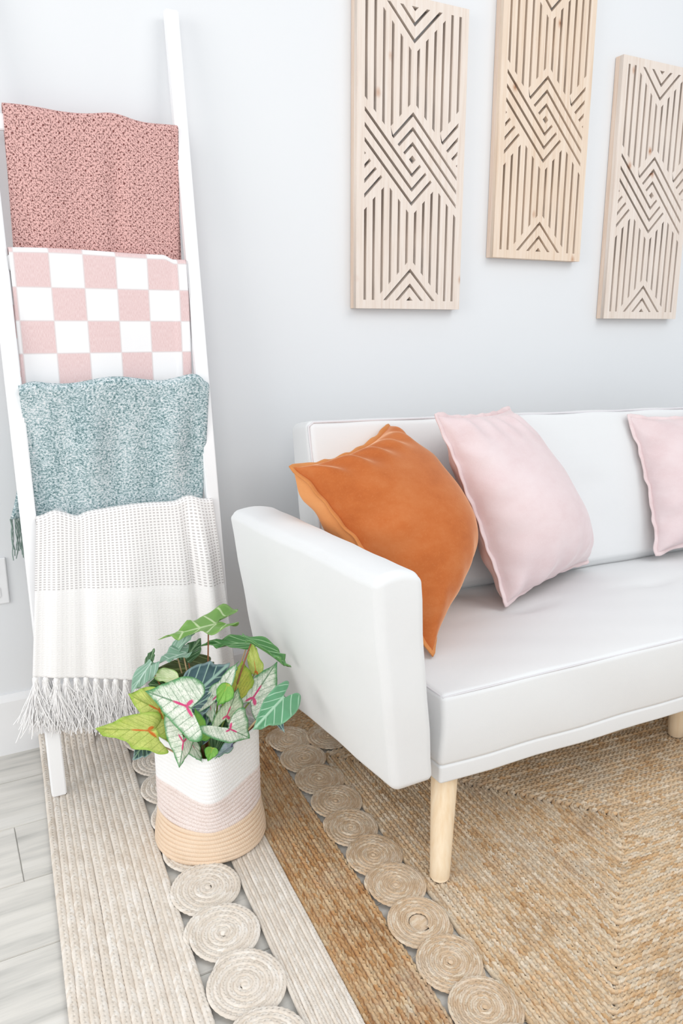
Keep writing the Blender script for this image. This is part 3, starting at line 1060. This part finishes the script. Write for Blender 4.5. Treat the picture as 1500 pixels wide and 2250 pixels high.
# ---------------------------------------------------------------- sofa
SO = np.array([0.765, 1.045])
SA = math.radians(-2.0)
EX = np.array([math.cos(SA), math.sin(SA)])
EY = np.array([-math.sin(SA), math.cos(SA)])
def S3(X, Y, z):
    p = SO + EX * X + EY * Y
    return np.array([p[0], p[1], z])
sofa = thing('sofa', 'off-white upholstered sofa with pale tapered wooden legs, on the jute rug', 'sofa', (0, 0, 0))

def softbox_map(corners, L, r):
    """maps unit-cube surface points to a rounded, trilinearly warped box"""
    C8 = np.array(corners, float)        # order: index = 4*i + 2*j + k for (x, y, z) in 0/1
    L = np.array(L, float)
    def f(t):
        t = np.asarray(t, float)
        p = t * L
        q = np.clip(p, r, L - r)
        d_ = p - q
        nrm = np.linalg.norm(d_, axis=-1, keepdims=True)
        p = np.where(nrm > 1e-9, q + d_ / np.maximum(nrm, 1e-9) * r, p)
        u = p / L
        x, y, z = u[..., 0:1], u[..., 1:2], u[..., 2:3]
        out = 0
        for i in (0, 1):
            for j in (0, 1):
                for k in (0, 1):
                    w = (x if i else 1 - x) * (y if j else 1 - y) * (z if k else 1 - z)
                    out = out + w * C8[4 * i + 2 * j + k]
        return out
    return f

def softbox(name, corners, L, r, segs, mat, parent, deform=None):
    f = softbox_map(corners, L, r)
    ax = []
    for a_ in range(3):
        e_ = r / L[a_]
        arc = e_ * (1 - np.tan(np.linspace(PI / 4, 0, 6)))
        mid = np.linspace(e_, 1 - e_, segs[a_] + 1)
        ax.append(np.unique(np.round(np.concatenate([arc, mid, 1 - arc]), 6)))
    Vs, Fs, off = [], [], 0
    for axis in range(3):
        b_, c_ = [k for k in range(3) if k != axis]
        for side in (0.0, 1.0):
            U, W = np.meshgrid(ax[b_], ax[c_], indexing='ij')
            T = np.zeros(U.shape + (3,))
            T[..., axis] = side
            T[..., b_] = U
            T[..., c_] = W
            P = f(T)
            if deform is not None:
                P = P + deform(T)
            q_ = P
            P = P + 0.0014 * np.stack([np.sin(q_[..., 1] * 23 + q_[..., 2] * 17) * np.sin(q_[..., 2] * 31 + 1), np.sin(q_[..., 0] * 19 + q_[..., 2] * 29 + 2) * np.sin(q_[..., 0] * 7), np.sin(q_[..., 0] * 27 + q_[..., 1] * 21) * np.sin(q_[..., 1] * 33 + 1)], -1)
            F = grid_faces(*U.shape)
            if (side == 1.0) == (axis == 1):
                F = F[:, ::-1]
            Vs.append(P.reshape(-1, 3))
            Fs.append(F + off)
            off += P.shape[0] * P.shape[1]
    me = fast_mesh(name, np.vstack(Vs), np.vstack(Fs))
    bm = bmesh.new()
    bm.from_mesh(me)
    bmesh.ops.remove_doubles(bm, verts=bm.verts[:], dist=1e-5)
    bmesh.ops.recalc_face_normals(bm, faces=bm.faces[:])
    bm.to_mesh(me)
    bm.free()
    return mesh_obj(name, me, mat, parent), f

def bump_fn(T, a_, b_):
    return np.sin(PI * np.clip(T[..., a_], 0, 1)) * np.sin(PI * np.clip(T[..., b_], 0, 1))

W_S, D_S = 1.715, 0.55
# seat cushion
def seat_z(X, Y):
    return 0.392 - 0.022 * (Y / D_S)
cs = []
for X in (0, W_S):
    for Y in (0, D_S):
        for k in (0, 1):
            cs.append(S3(X, Y, 0.243 if k == 0 else seat_z(X, Y)))
def seat_def(T):
    X, Y = T[..., 0] * W_S, T[..., 1] * D_S
    top = smoothstep(T[..., 2], 0.7, 1.0)
    z = 0.016 * np.clip(np.sin(PI * np.clip(T[..., 0], 0, 1)), 0, 1) ** 0.35 * np.clip(np.sin(PI * np.clip(T[..., 1], 0, 1)), 0, 1) ** 0.6
    for (tx, ty) in ((0.43, 0.30), (0.86, 0.30), (1.29, 0.30)):
        z = z - 0.010 * np.exp(-(((X - tx) / 0.055) ** 2 + ((Y - ty) / 0.03) ** 2))
        z = z - 0.004 * np.exp(-((Y - ty) / 0.012) ** 2) * np.exp(-((X - tx) / 0.14) ** 2)
    front = (1 - smoothstep(T[..., 1], 0.0, 0.12)) * np.sin(PI * np.clip(T[..., 2], 0, 1))
    out = np.zeros(T.shape)
    out[..., 2] = z * top
    out[..., 0] = -EY[0] * 0.004 * front
    out[..., 1] = -EY[1] * 0.004 * front
    return out
seat, fseat = softbox('seat_cushion', cs, (W_S, D_S, 0.150), 0.012, (60, 26, 8), M_sofa, sofa, seat_def)
pp = [fseat((0.0, v, 1.0)) for v in np.linspace(0.35, 0.0, 14)]
pp += [fseat((u, 0.0, 1.0)) for u in np.linspace(0.004, 0.98, 70)]
tube_obj('seat_piping', np.array(pp) + np.array([0, -0.0005, 0.0006]), 0.0018, M_piping, seat, 6)
# seat base
cs = []
for X in (0.001, W_S - 0.001):
    for Y in (0.0005, D_S - 0.01):
        for z in (0.2085, 0.2465):
            cs.append(S3(X, Y, z))
softbox('seat_base', cs, (W_S, D_S, 0.038), 0.006, (30, 10, 2), M_sofa, sofa)
# backrest
def back_c(X, Y, z):
    return S3(X, Y, z)
BT = 0.834
cs = []
for X, zt in ((0.0, BT), (W_S, BT - 0.030)):
    for j in (0, 1):
        for k in (0, 1):
            if j == 0:
                cs.append(S3(X, 0.492 if k == 0 else 0.614, 0.395 if k == 0 else zt))
            else:
                cs.append(S3(X, 0.625 if k == 0 else 0.722, 0.30 if k == 0 else zt - 0.022))
def back_def(T):
    X, Zt = T[..., 0] * W_S, T[..., 2]
    fr = 1 - smoothstep(T[..., 1], 0.0, 0.5)
    a_ = 0.012 * np.clip(np.sin(PI * np.clip(T[..., 0], 0, 1)), 0, 1) ** 0.4 * np.clip(np.sin(PI * np.clip(Zt, 0, 1)), 0, 1) ** 0.6
    for tx in (0.43, 0.86, 1.29):
        a_ = a_ - 0.008 * np.exp(-(((X - tx) / 0.05) ** 2 + ((Zt - 0.52) / 0.09) ** 2))
        a_ = a_ - 0.003 * np.exp(-((X - tx) / 0.012) ** 2) * np.exp(-((Zt - 0.3) / 0.2) ** 2)
    out = np.zeros(T.shape)
    out[..., 0] = -EY[0] * a_ * fr
    out[..., 1] = -EY[1] * a_ * fr
    return out
back, fback = softbox('backrest', cs, (W_S, 0.12, 0.44), 0.020, (60, 5, 24), M_sofa, sofa, back_def)
pp = [fback((0.0, 0.0, v)) for v in np.linspace(0.25, 0.97, 24)]
pp += [fback((u, 0.0, 1.0)) for u in np.linspace(0.012, 0.98, 60)]
tube_obj('back_piping', np.array(pp) + np.array([-0.001, -0.0012, 0.001]), 0.0030, M_piping, back, 6)
# arm (left), and its mirror far outside the frame
def arm(pts, name='arm'):
    o, f = softbox(name, pts, (0.088, 0.55, 0.41), 0.016, (6, 14, 12), M_sofa, sofa, arm_def)
    return o
def arm_def(T):
    out = np.zeros(T.shape)
    out[..., 2] = 0.012 * smoothstep(T[..., 2], 0.8, 1.0) * np.sin(PI * np.clip(T[..., 0], 0, 1))
    out[..., 0] = -0.006 * (1 - smoothstep(T[..., 0], 0.0, 0.5)) * np.sin(PI * np.clip(T[..., 1], 0, 1)) * np.sin(PI * np.clip(T[..., 2], 0, 1))
    return out
AL_C = [(0.660, 1.038, 0.229), (0.600, 1.012, 0.650), (0.622, 1.60, 0.229), (0.556, 1.59, 0.650),
        (0.748, 1.034, 0.229), (0.692, 1.008, 0.650), (0.712, 1.60, 0.229), (0.668, 1.57, 0.650)]
arm(AL_C)
XM = 2.0 * (SO + EX * W_S / 2)[0]
AR_C = []
for i in (4, 5, 6, 7, 0, 1, 2, 3):
    p = np.array(AL_C[i])
    q = p[:2] - SO
    lx, ly = q @ EX, q @ EY
    AR_C.append(tuple(S3(W_S - lx, ly, p[2])))
arm(AR_C)
# legs
def leg_mesh(top, bot, rt, rb):
    n_ = 9
    q = np.linspace(0, 1, n_)
    path = np.array(top)[None] * (1 - q[:, None]) + np.array(bot)[None] * q[:, None]
    r_ = rt + (rb - rt) * q
    path = np.vstack([path, path[-1] + np.array([0, 0, -0.002])])
    r_ = np.r_[r_, rb - 0.002]
    V, F = tube_arrays(path, r_, 24)
    return fast_mesh('leg', V, F)
zf = 0.0125
for (tx, ty, bx, by) in ((0.045, 0.050, 0.004, -0.005), (0.855, 0.18, 0.855, 0.175), (1.67, 0.050, 1.71, -0.005),
                         (0.24, 0.50, 0.24, 0.52), (0.855, 0.48, 0.855, 0.485), (1.67, 0.52, 1.695, 0.55)):
    mesh_obj('leg', leg_mesh(S3(tx, ty, 0.222), S3(bx, by, zf + 0.002), 0.0275, 0.0195), M_leg, sofa)

# ---------------------------------------------------------------- cushions
def cushion(name, label, BL, BR, TL, TR, t_front, t_back, mat, mat_back, mat_seam, pin=0.09, seed=1, group=None, wr=0.004, ear=0.03, sag=0.15):
    BL, BR, TL, TR = [np.array(v, float) for v in (BL, BR, TL, TR)]
    c0_ = (BL + BR) / 2
    t = thing(name, label, 'cushion', tuple(c0_), group)
    nrm = np.cross(BR - BL, TL - BL)
    nrm /= np.linalg.norm(nrm)
    if nrm @ (np.array([0, 0, 1.05]) - c0_) < 0:
        nrm = -nrm
    rng = np.random.default_rng(seed)
    N_ = 72
    a_ = np.linspace(-1, 1, N_)
    a_ = np.sign(a_) * (1 - (1 - np.abs(a_)) ** 1.35)
    U, Vv = np.meshgrid(a_, a_, indexing='ij')
    def plane(u, v):
        k1 = 1 - pin * (1 - v * v) * np.abs(u) + ear * (u * u * v * v) ** 3
        k2 = 1 - pin * (1 - u * u) * np.abs(v) + ear * (u * u * v * v) ** 3
        uu, vv = (u * k1 + 1) / 2, (v * k2 + 1) / 2
        uu, vv = uu[..., None], vv[..., None]
        return BL * (1 - uu) * (1 - vv) + BR * uu * (1 - vv) + TL * (1 - uu) * vv + TR * uu * vv
    base = plane(U, Vv)
    prof_ = ((1 - U ** 2) * (1 - Vv ** 2))
    dome = np.clip(prof_, 0, 1) ** 0.46
    # wrinkles running in from the seams
    wk = np.zeros_like(U)
    for (dist, along) in ((1 + U, Vv), (1 - U, Vv), (1 + Vv, U), (1 - Vv, U)):
        for m_ in range(3):
            fq, ph = rng.uniform(7, 20), rng.uniform(0, 6)
            wk += np.sin(along * fq + ph + dist * rng.normal(0, 2)) * np.exp(-(dist / rng.uniform(0.12, 0.34)) ** 2) * (1 - np.exp(-(dist / 0.03) ** 2))
    big = 0.006 * np.sin(U * 3 + rng.uniform(0, 6)) * np.sin(Vv * 3.3 + rng.uniform(0, 6)) * dome
    for sgn, tk, nm in ((1, t_front, 'cushion_front'), (-1, t_back, 'cushion_back')):
        h = tk * dome * (1 - sag * Vv * dome) + wr * wk * np.sqrt(dome) + big
        P = base + nrm * (sgn * np.maximum(h, 0))[..., None]
        P = P - c0_
        if sgn < 0:
            P = P[::-1]
        grid_obj(nm, P, mat if sgn > 0 else mat_back, t)
    # flanged seam around the edge
    e_ = np.linspace(-1, 1, 90, endpoint=False)
    ring_u = np.concatenate([e_, np.ones(90), -e_, -np.ones(90)])
    ring_v = np.concatenate([-np.ones(90), e_, np.ones(90), -e_])
    R0 = plane(ring_u, ring_v)
    cen = R0.mean(0)
    T_ = np.roll(R0, -1, 0) - np.roll(R0, 1, 0)
    T_ /= np.linalg.norm(T_, axis=1)[:, None]
    O_ = np.cross(T_, nrm)
    O_ *= np.sign(((R0 - cen) * O_).sum(1))[:, None]
    s_ = np.arange(len(R0))
    ruf = 0.0022 * np.sin(s_ * 0.55) * np.sin(s_ * 0.13 + seed) + 0.0018 * np.sin(s_ * 0.23 + 2 * seed)
    wdt = 0.0075 + 0.0015 * np.sin(s_ * 0.41)
    aa = np.linspace(0, 2 * PI, 10, endpoint=False)
    P = R0[:, None] + O_[:, None] * ((0.003 + wdt[:, None] * np.cos(aa)[None]))[..., None] + nrm * (ruf[:, None] + 0.0032 * np.sin(aa)[None])[..., None]
    grid_obj('seam_flange', P - c0_, mat_seam, t, True, True)
    return t
cushion('rust_cushion', 'rust orange velvet cushion leaning in the corner behind the sofa arm',
        (0.846, 1.203, 0.411), (1.160, 1.515, 0.455), (0.634, 1.385, 0.772), (1.000, 1.625, 0.806), 0.150, 0.125, M_orange, M_orange_back, M_orange_seam, seed=3, pin=0.10, wr=0.008, sag=0.24)
cushion('blush_cushion', 'pale blush velvet cushion propped beside the rust orange cushion',
        (1.160, 1.340, 0.417), (1.565, 1.490, 0.418), (1.030, 1.455, 0.846), (1.374, 1.622, 0.830), 0.142, 0.088, M_pink, M_pink_back, M_pink_seam, seed=5,
        group='blush velvet cushions on the sofa', pin=0.04, wr=0.008, sag=0.36)
cushion('blush_cushion', 'pale blush velvet cushion alone at the right edge of the photo',
        (1.818, 1.455, 0.418), (2.255, 1.430, 0.418), (1.812, 1.592, 0.790), (2.250, 1.575, 0.795), 0.10, 0.035, M_pink, M_pink_back, M_pink_seam, seed=8,
        group='blush velvet cushions on the sofa', pin=0.08, wr=0.006)

# ---------------------------------------------------------------- basket
BC = (0.4235, 1.3865)
BZ = 0.0135
basket = thing('rope_basket', 'three-tone coiled rope basket in white, blush and tan, holding plants', 'basket', (BC[0], BC[1], BZ))
PHI0 = math.atan2(-BC[1], -BC[0])
def basket_r(phi, z):
    k = smoothstep(np.array(z), 0.02, 0.15)
    c_, s_ = np.cos(phi - PHI0 + PI / 4), np.sin(phi - PHI0 + PI / 4)
    n_ = 5.5
    sq = 0.0862 / (np.abs(c_) ** n_ + np.abs(s_) ** n_) ** (1 / n_)
    ci = 0.1165 - 0.010 * smoothstep(np.array(z), 0.0, 0.09)
    return ci * (1 - k) + sq * k
NRING = 27
RH = 0.230 / NRING
ph = np.linspace(0, 2 * PI, 128, endpoint=False)
aa = np.linspace(0, 2 * PI, 10, endpoint=False)
for i in range(NRING):
    zc = RH * (i + 0.5)
    dip = 0.0 if i < 14 else 0.0
    r_ = basket_r(ph, zc)
    rr = r_[:, None] - 0.0032 + (0.0032 if zc < 0.139 else 0.0026) * np.cos(aa)[None]
    z = zc + RH * (0.62 if zc < 0.139 else 0.85) * np.sin(aa)[None] + (0.013 * smoothstep(np.array(zc), 0.02, 0.12) * (np.sin(ph - PHI0) ** 2 - 0.35))[:, None] + 0.0006 * np.sin(ph * 3 + i)[:, None]
    P = np.stack([rr * np.cos(ph)[:, None], rr * np.sin(ph)[:, None], np.broadcast_to(z, rr.shape)], -1)
    m = M_ropet if zc < 0.066 else (M_ropep if zc < 0.139 else M_ropew)
    o = grid_obj('rope_coil', P, m, basket, True, True)
    o['label'] = 'tan rope coil' if m is M_ropet else ('blush flecked rope coil' if m is M_ropep else 'white rope coil')
rr = np.linspace(0.001, 0.112, 12)
P = np.stack([rr[:, None] * np.cos(ph)[None], rr[:, None] * np.sin(ph)[None], np.broadcast_to(0.003 + 0.0015 * np.sin(rr * 700)[:, None], (12, 128))], -1)
grid_obj('basket_bottom', P, M_ropet, basket, False, True)

# ---------------------------------------------------------------- plants
caladium = thing('caladium_plant', 'caladium with white, pink-veined and lime leaves, in the rope basket', 'plant', (BC[0], BC[1], BZ + 0.005))
alocasia = thing('alocasia_plant', 'alocasia with long dark green and navy leaves, behind the caladium', 'plant', (BC[0] + 0.01, BC[1] + 0.03, BZ + 0.005))
LEAVES = [
    ('w',(0.293,1.335,0.388),(0.361,1.305,0.353),(0.376,1.350,0.392),(0.344,1.270,0.312),0.45,0.40),  # white
    ('w',(0.332,1.262,0.254),(0.345,1.280,0.296),(0.315,1.300,0.316),(0.364,1.290,0.276),0.85,0.50),  # white
    ('y',(0.265,1.360,0.376),(0.318,1.340,0.339),(0.310,1.375,0.375),(0.302,1.325,0.301),0.40,0.40),  # lime
    ('y',(0.193,1.290,0.360),(0.288,1.310,0.319),(0.270,1.330,0.347),(0.278,1.275,0.289),0.40,0.35),  # lime
    ('g',(0.386,1.335,0.329),(0.392,1.325,0.283),(0.403,1.330,0.305),(0.381,1.335,0.299),0.30,0.30),  # green
    ('w',(0.490,1.375,0.394),(0.437,1.335,0.347),(0.476,1.340,0.372),(0.417,1.360,0.335),0.40,0.50),  # white
    ('w',(0.415,1.320,0.291),(0.419,1.340,0.329),(0.427,1.330,0.321),(0.409,1.350,0.312),0.50,0.50),  # white
    ('g',(0.423,1.305,0.338),(0.449,1.320,0.370),(0.452,1.310,0.343),(0.423,1.315,0.364),0.30,0.30),  # green
    ('o',(0.513,1.400,0.377),(0.475,1.365,0.314),(0.528,1.385,0.337),(0.461,1.390,0.333),0.30,0.30),  # olive
    ('y',(0.540,1.425,0.410),(0.540,1.400,0.345),(0.555,1.400,0.366),(0.531,1.420,0.365),0.30,0.30),  # lime
    ('w',(0.583,1.385,0.366),(0.515,1.355,0.311),(0.558,1.335,0.297),(0.502,1.390,0.320),0.50,0.40),  # white
    ('p',(0.482,1.350,0.343),(0.445,1.320,0.304),(0.484,1.330,0.303),(0.432,1.335,0.313),0.45,0.60),  # speckled
    ('w',(0.480,1.285,0.264),(0.441,1.290,0.291),(0.483,1.315,0.308),(0.424,1.265,0.278),0.35,1.30),  # white
    ('g',(0.390,1.275,0.244),(0.402,1.285,0.263),(0.409,1.280,0.251),(0.384,1.280,0.264),0.30,0.30),  # green
    ('b',(0.401,1.285,0.243),(0.445,1.300,0.247),(0.438,1.310,0.253),(0.425,1.275,0.247),0.30,0.30),  # bluish
    ('g',(0.371,1.295,0.287),(0.413,1.315,0.286),(0.396,1.320,0.288),(0.389,1.290,0.278),0.30,0.30),  # green
    ('w',(0.383,1.285,0.240),(0.368,1.310,0.272),(0.384,1.310,0.260),(0.360,1.290,0.257),0.30,0.30),  # white
    ('c',(0.315,1.400,0.386),(0.368,1.390,0.369),(0.349,1.410,0.390),(0.343,1.385,0.368),0.30,0.30),  # pale
    ('L',(0.341,1.410,0.455),(0.457,1.450,0.445),(0.494,1.510,0.451),(0.469,1.415,0.442),0.55,0.50),  # green
    ('G',(0.425,1.440,0.447),(0.385,1.450,0.402),(0.405,1.430,0.424),(0.395,1.460,0.427),0.30,0.30),  # grey green
    ('D',(0.442,1.460,0.418),(0.409,1.450,0.387),(0.432,1.440,0.390),(0.402,1.470,0.399),0.40,0.40),  # dark
    ('G',(0.338,1.420,0.401),(0.395,1.430,0.403),(0.387,1.460,0.409),(0.382,1.400,0.405),0.40,0.40),  # grey green
    ('O',(0.322,1.420,0.386),(0.444,1.460,0.351),(0.426,1.480,0.374),(0.382,1.430,0.337),0.30,0.40),  # olive underside
    ('A',(0.435,1.450,0.411),(0.541,1.445,0.391),(0.525,1.462,0.404),(0.510,1.432,0.390),0.40,0.40),  # green
    ('A',(0.593,1.332,0.373),(0.520,1.370,0.424),(0.568,1.372,0.405),(0.545,1.348,0.406),0.50,0.30),  # green
    ('N',(0.432,1.365,0.303),(0.394,1.335,0.256),(0.430,1.345,0.269),(0.390,1.360,0.286),0.30,0.30),
    ('D',(0.371,1.330,0.302),(0.385,1.320,0.254),(0.393,1.330,0.278),(0.364,1.325,0.275),0.30,0.30),
    ('D',(0.461,1.360,0.294),(0.422,1.320,0.244),(0.447,1.330,0.260),(0.419,1.340,0.275),0.30,0.30),
    ('O',(0.478,1.440,0.348),(0.406,1.420,0.351),(0.448,1.450,0.363),(0.433,1.420,0.337),0.30,0.30),
    ('M',(0.455,1.203,0.331),(0.526,1.245,0.350),(0.506,1.262,0.356),(0.534,1.216,0.322),0.70,0.60),  # sea green
    ('N',(0.488,1.410,0.374),(0.393,1.365,0.339),(0.407,1.420,0.375),(0.454,1.360,0.324),0.30,0.30),  # navy
    ('N',(0.433,1.345,0.346),(0.386,1.345,0.328),(0.413,1.365,0.342),(0.408,1.335,0.312),0.40,0.40),  # navy
    ('N',(0.560,1.300,0.247),(0.552,1.330,0.275),(0.564,1.325,0.271),(0.544,1.330,0.267),0.40,0.40),  # navy
    ('N',(0.251,1.280,0.286),(0.280,1.315,0.292),(0.286,1.295,0.278),(0.268,1.320,0.296),0.40,0.40),  # navy
    ('G',(0.272,1.360,0.381),(0.318,1.400,0.407),(0.322,1.385,0.387),(0.289,1.400,0.396),0.40,0.40),  # grey green
    ('D',(0.333,1.420,0.433),(0.319,1.410,0.399),(0.331,1.405,0.414),(0.318,1.420,0.414),0.30,0.30),  # dark
    ('D',(0.313,1.400,0.368),(0.363,1.400,0.352),(0.339,1.410,0.375),(0.334,1.390,0.349),0.30,0.30),  # dark
]
LEAF_LABEL = {'w': 'white leaf with green margin and pink heart', 'p': 'speckled green leaf with pink veins', 'y': 'lime yellow leaf with orange veins',
              'o': 'olive yellow leaf seen from below', 'g': 'bright green curled leaf', 'b': 'bluish pale leaf tucked at the rim', 'c': 'pale yellow green leaf',
              'A': 'dark green wavy leaf', 'L': 'leaf with white veins, its green painted bright as if backlit', 'M': 'sea green hanging leaf with pale veins', 'G': 'grey green leaf',
              'D': 'deep green leaf', 'O': 'dark olive leaf seen from below', 'N': 'navy green leaf with pale ribs'}
MATS = {}
def leaf_mat(k):
    if k not in MATS:
        MATS[k] = mat_caladium(k) if k in LEAF_C else mat_alocasia(k)
    return MATS[k]
def outline(th, la, lb, narrow):
    """heart / arrow outline around the petiole: tip at th=0 (x=1), lobes at the back"""
    # control points (x, w) from tip round side A to the sinus
    def side(l):
        if narrow:
            return [(1.0, 0.0), (0.84, 0.17), (0.55, 0.52), (0.25, 0.85), (0.0, 1.0), (-0.6 * l, 0.95), (-l, 0.66), (-0.85 * l, 0.36), (-0.10 - 0.12 * l, 0.04)]
        return [(1.0, 0.0), (0.86, 0.13), (0.55, 0.46), (0.25, 0.78), (0.0, 0.97), (-0.45 * l, 1.06), (-0.95 * l, 0.98), (-1.05 * l, 0.70), (-0.72 * l, 0.34), (-0.08 - 0.12 * l, 0.04)]
    return side(la), side(lb)
def catmull(pts, n):
    P = np.array(pts, float)
    P = np.vstack([2 * P[0] - P[1], P, 2 * P[-1] - P[-2]])
    out = []
    segs = len(P) - 3
    for i in range(segs):
        p0, p1, p2, p3 = P[i:i + 4]
        m = n // segs
        t = np.linspace(0, 1, m, endpoint=False)[:, None]
        out.append(0.5 * ((2 * p1) + (-p0 + p2) * t + (2 * p0 - 5 * p1 + 4 * p2 - p3) * t ** 2 + (-p0 + 3 * p1 - 3 * p2 + p3) * t ** 3))
    out.append(P[-2][None])
    return np.vstack(out)
def make_leaf(spec, idx):
    key, tip, base, A, B, la, lb = spec
    plant = caladium if key in LEAF_C else alocasia
    tip, base, A, B = [np.array(v) for v in (tip, base, A, B)]
    T = tip - base
    a_, b_ = A - base, B - base
    sa, sb = outline(0, la, lb, key in LEAF_A)
    ca, cb_ = catmull(sa, 40), catmull(sb, 40)
    ring = np.vstack([ca, (cb_ * np.array([1, -1]))[::-1][1:-1]])
    n_ = len(ring)
    rs = np.array([0.0, 0.12, 0.25, 0.4, 0.55, 0.7, 0.82, 0.92, 1.0])
    cen = np.array([0.02, 0.0])
    XW = cen + rs[:, None, None] * (ring - cen)[None]
    x, w = XW[..., 0], XW[..., 1]
    nrm = np.cross(T, a_ - b_)
    nrm /= np.linalg.norm(nrm) + 1e-9
    if nrm @ (np.array([0, 0, 1.05]) - base) < 0:
        nrm = -nrm
    rng = np.random.default_rng(idx)
    size = np.linalg.norm(T)
    wav = {'y': 0.055, 'c': 0.05}.get(key, 0.032) if key in LEAF_C else 0.05
    ang = np.arctan2(w, x)
    ruff = size * wav * (np.sin(ang * 7 + rng.uniform(0, 6)) + 0.5 * np.sin(ang * 13 + rng.uniform(0, 6))) * rs[:, None] ** 3
    cup = size * (0.10 * (np.abs(w) ** 1.5) * rng.uniform(0.2, 1.0) - 0.14 * np.clip(x, 0, 1) ** 2 * rng.uniform(0.2, 1.0))
    P = base + x[..., None] * T + np.maximum(w, 0)[..., None] * a_ + np.maximum(-w, 0)[..., None] * b_ + nrm * (ruff + cup)[..., None]
    edge = np.broadcast_to(1 - rs[:, None], x.shape)
    UV = np.stack([(x + 1.5) / 3, (w + 1.5) / 3], -1)
    loc = np.array(plant.location)
    o = grid_obj('leaf', P - loc, leaf_mat(key), plant, False, True, UV, {'edge': edge.ravel()})
    o['label'] = LEAF_LABEL[key]
    md = o.modifiers.new('thickness', 'SOLIDIFY')
    md.thickness = 0.0007
    # petiole from the soil to the leaf
    root = np.array([BC[0] + (base[0] - BC[0]) * 0.25, BC[1] + (base[1] - BC[1]) * 0.25 + (0.01 if plant is alocasia else 0), 0.175])
    q = np.linspace(0, 1, 12)[:, None]
    mid = (root + base) / 2 + np.array([0, 0, 0.03])
    path = root * (1 - q) ** 2 + 2 * mid * q * (1 - q) + (base - nrm * 0.0015) * q ** 2
    sm = M_stem_g if plant is caladium else (M_stem_t if idx % 2 else M_stem_b)
    tube_obj('stem', path - loc, np.linspace(0.0024, 0.0014, 12), sm, plant, 6)
for i, sp in enumerate(LEAVES):
    make_leaf(sp, i)
# moss / soil inside the basket
rr = np.linspace(0.0, 0.098, 14)
zz = 0.176 + 0.012 * RNG.uniform(-1, 1, (14, 64))
P = np.stack([rr[:, None] * np.cos(np.linspace(0, 2 * PI, 64, endpoint=False))[None] * 0.76, rr[:, None] * np.sin(np.linspace(0, 2 * PI, 64, endpoint=False))[None] * 0.76, zz], -1)
P = np.concatenate([P, (P[-1] * np.array([0.95, 0.95, 0]) + np.array([0, 0, 0.006]))[None]], 0)
grid_obj('moss_soil', P + np.array([0, 0, -BZ - 0.005]), M_soil, caladium, False, True)
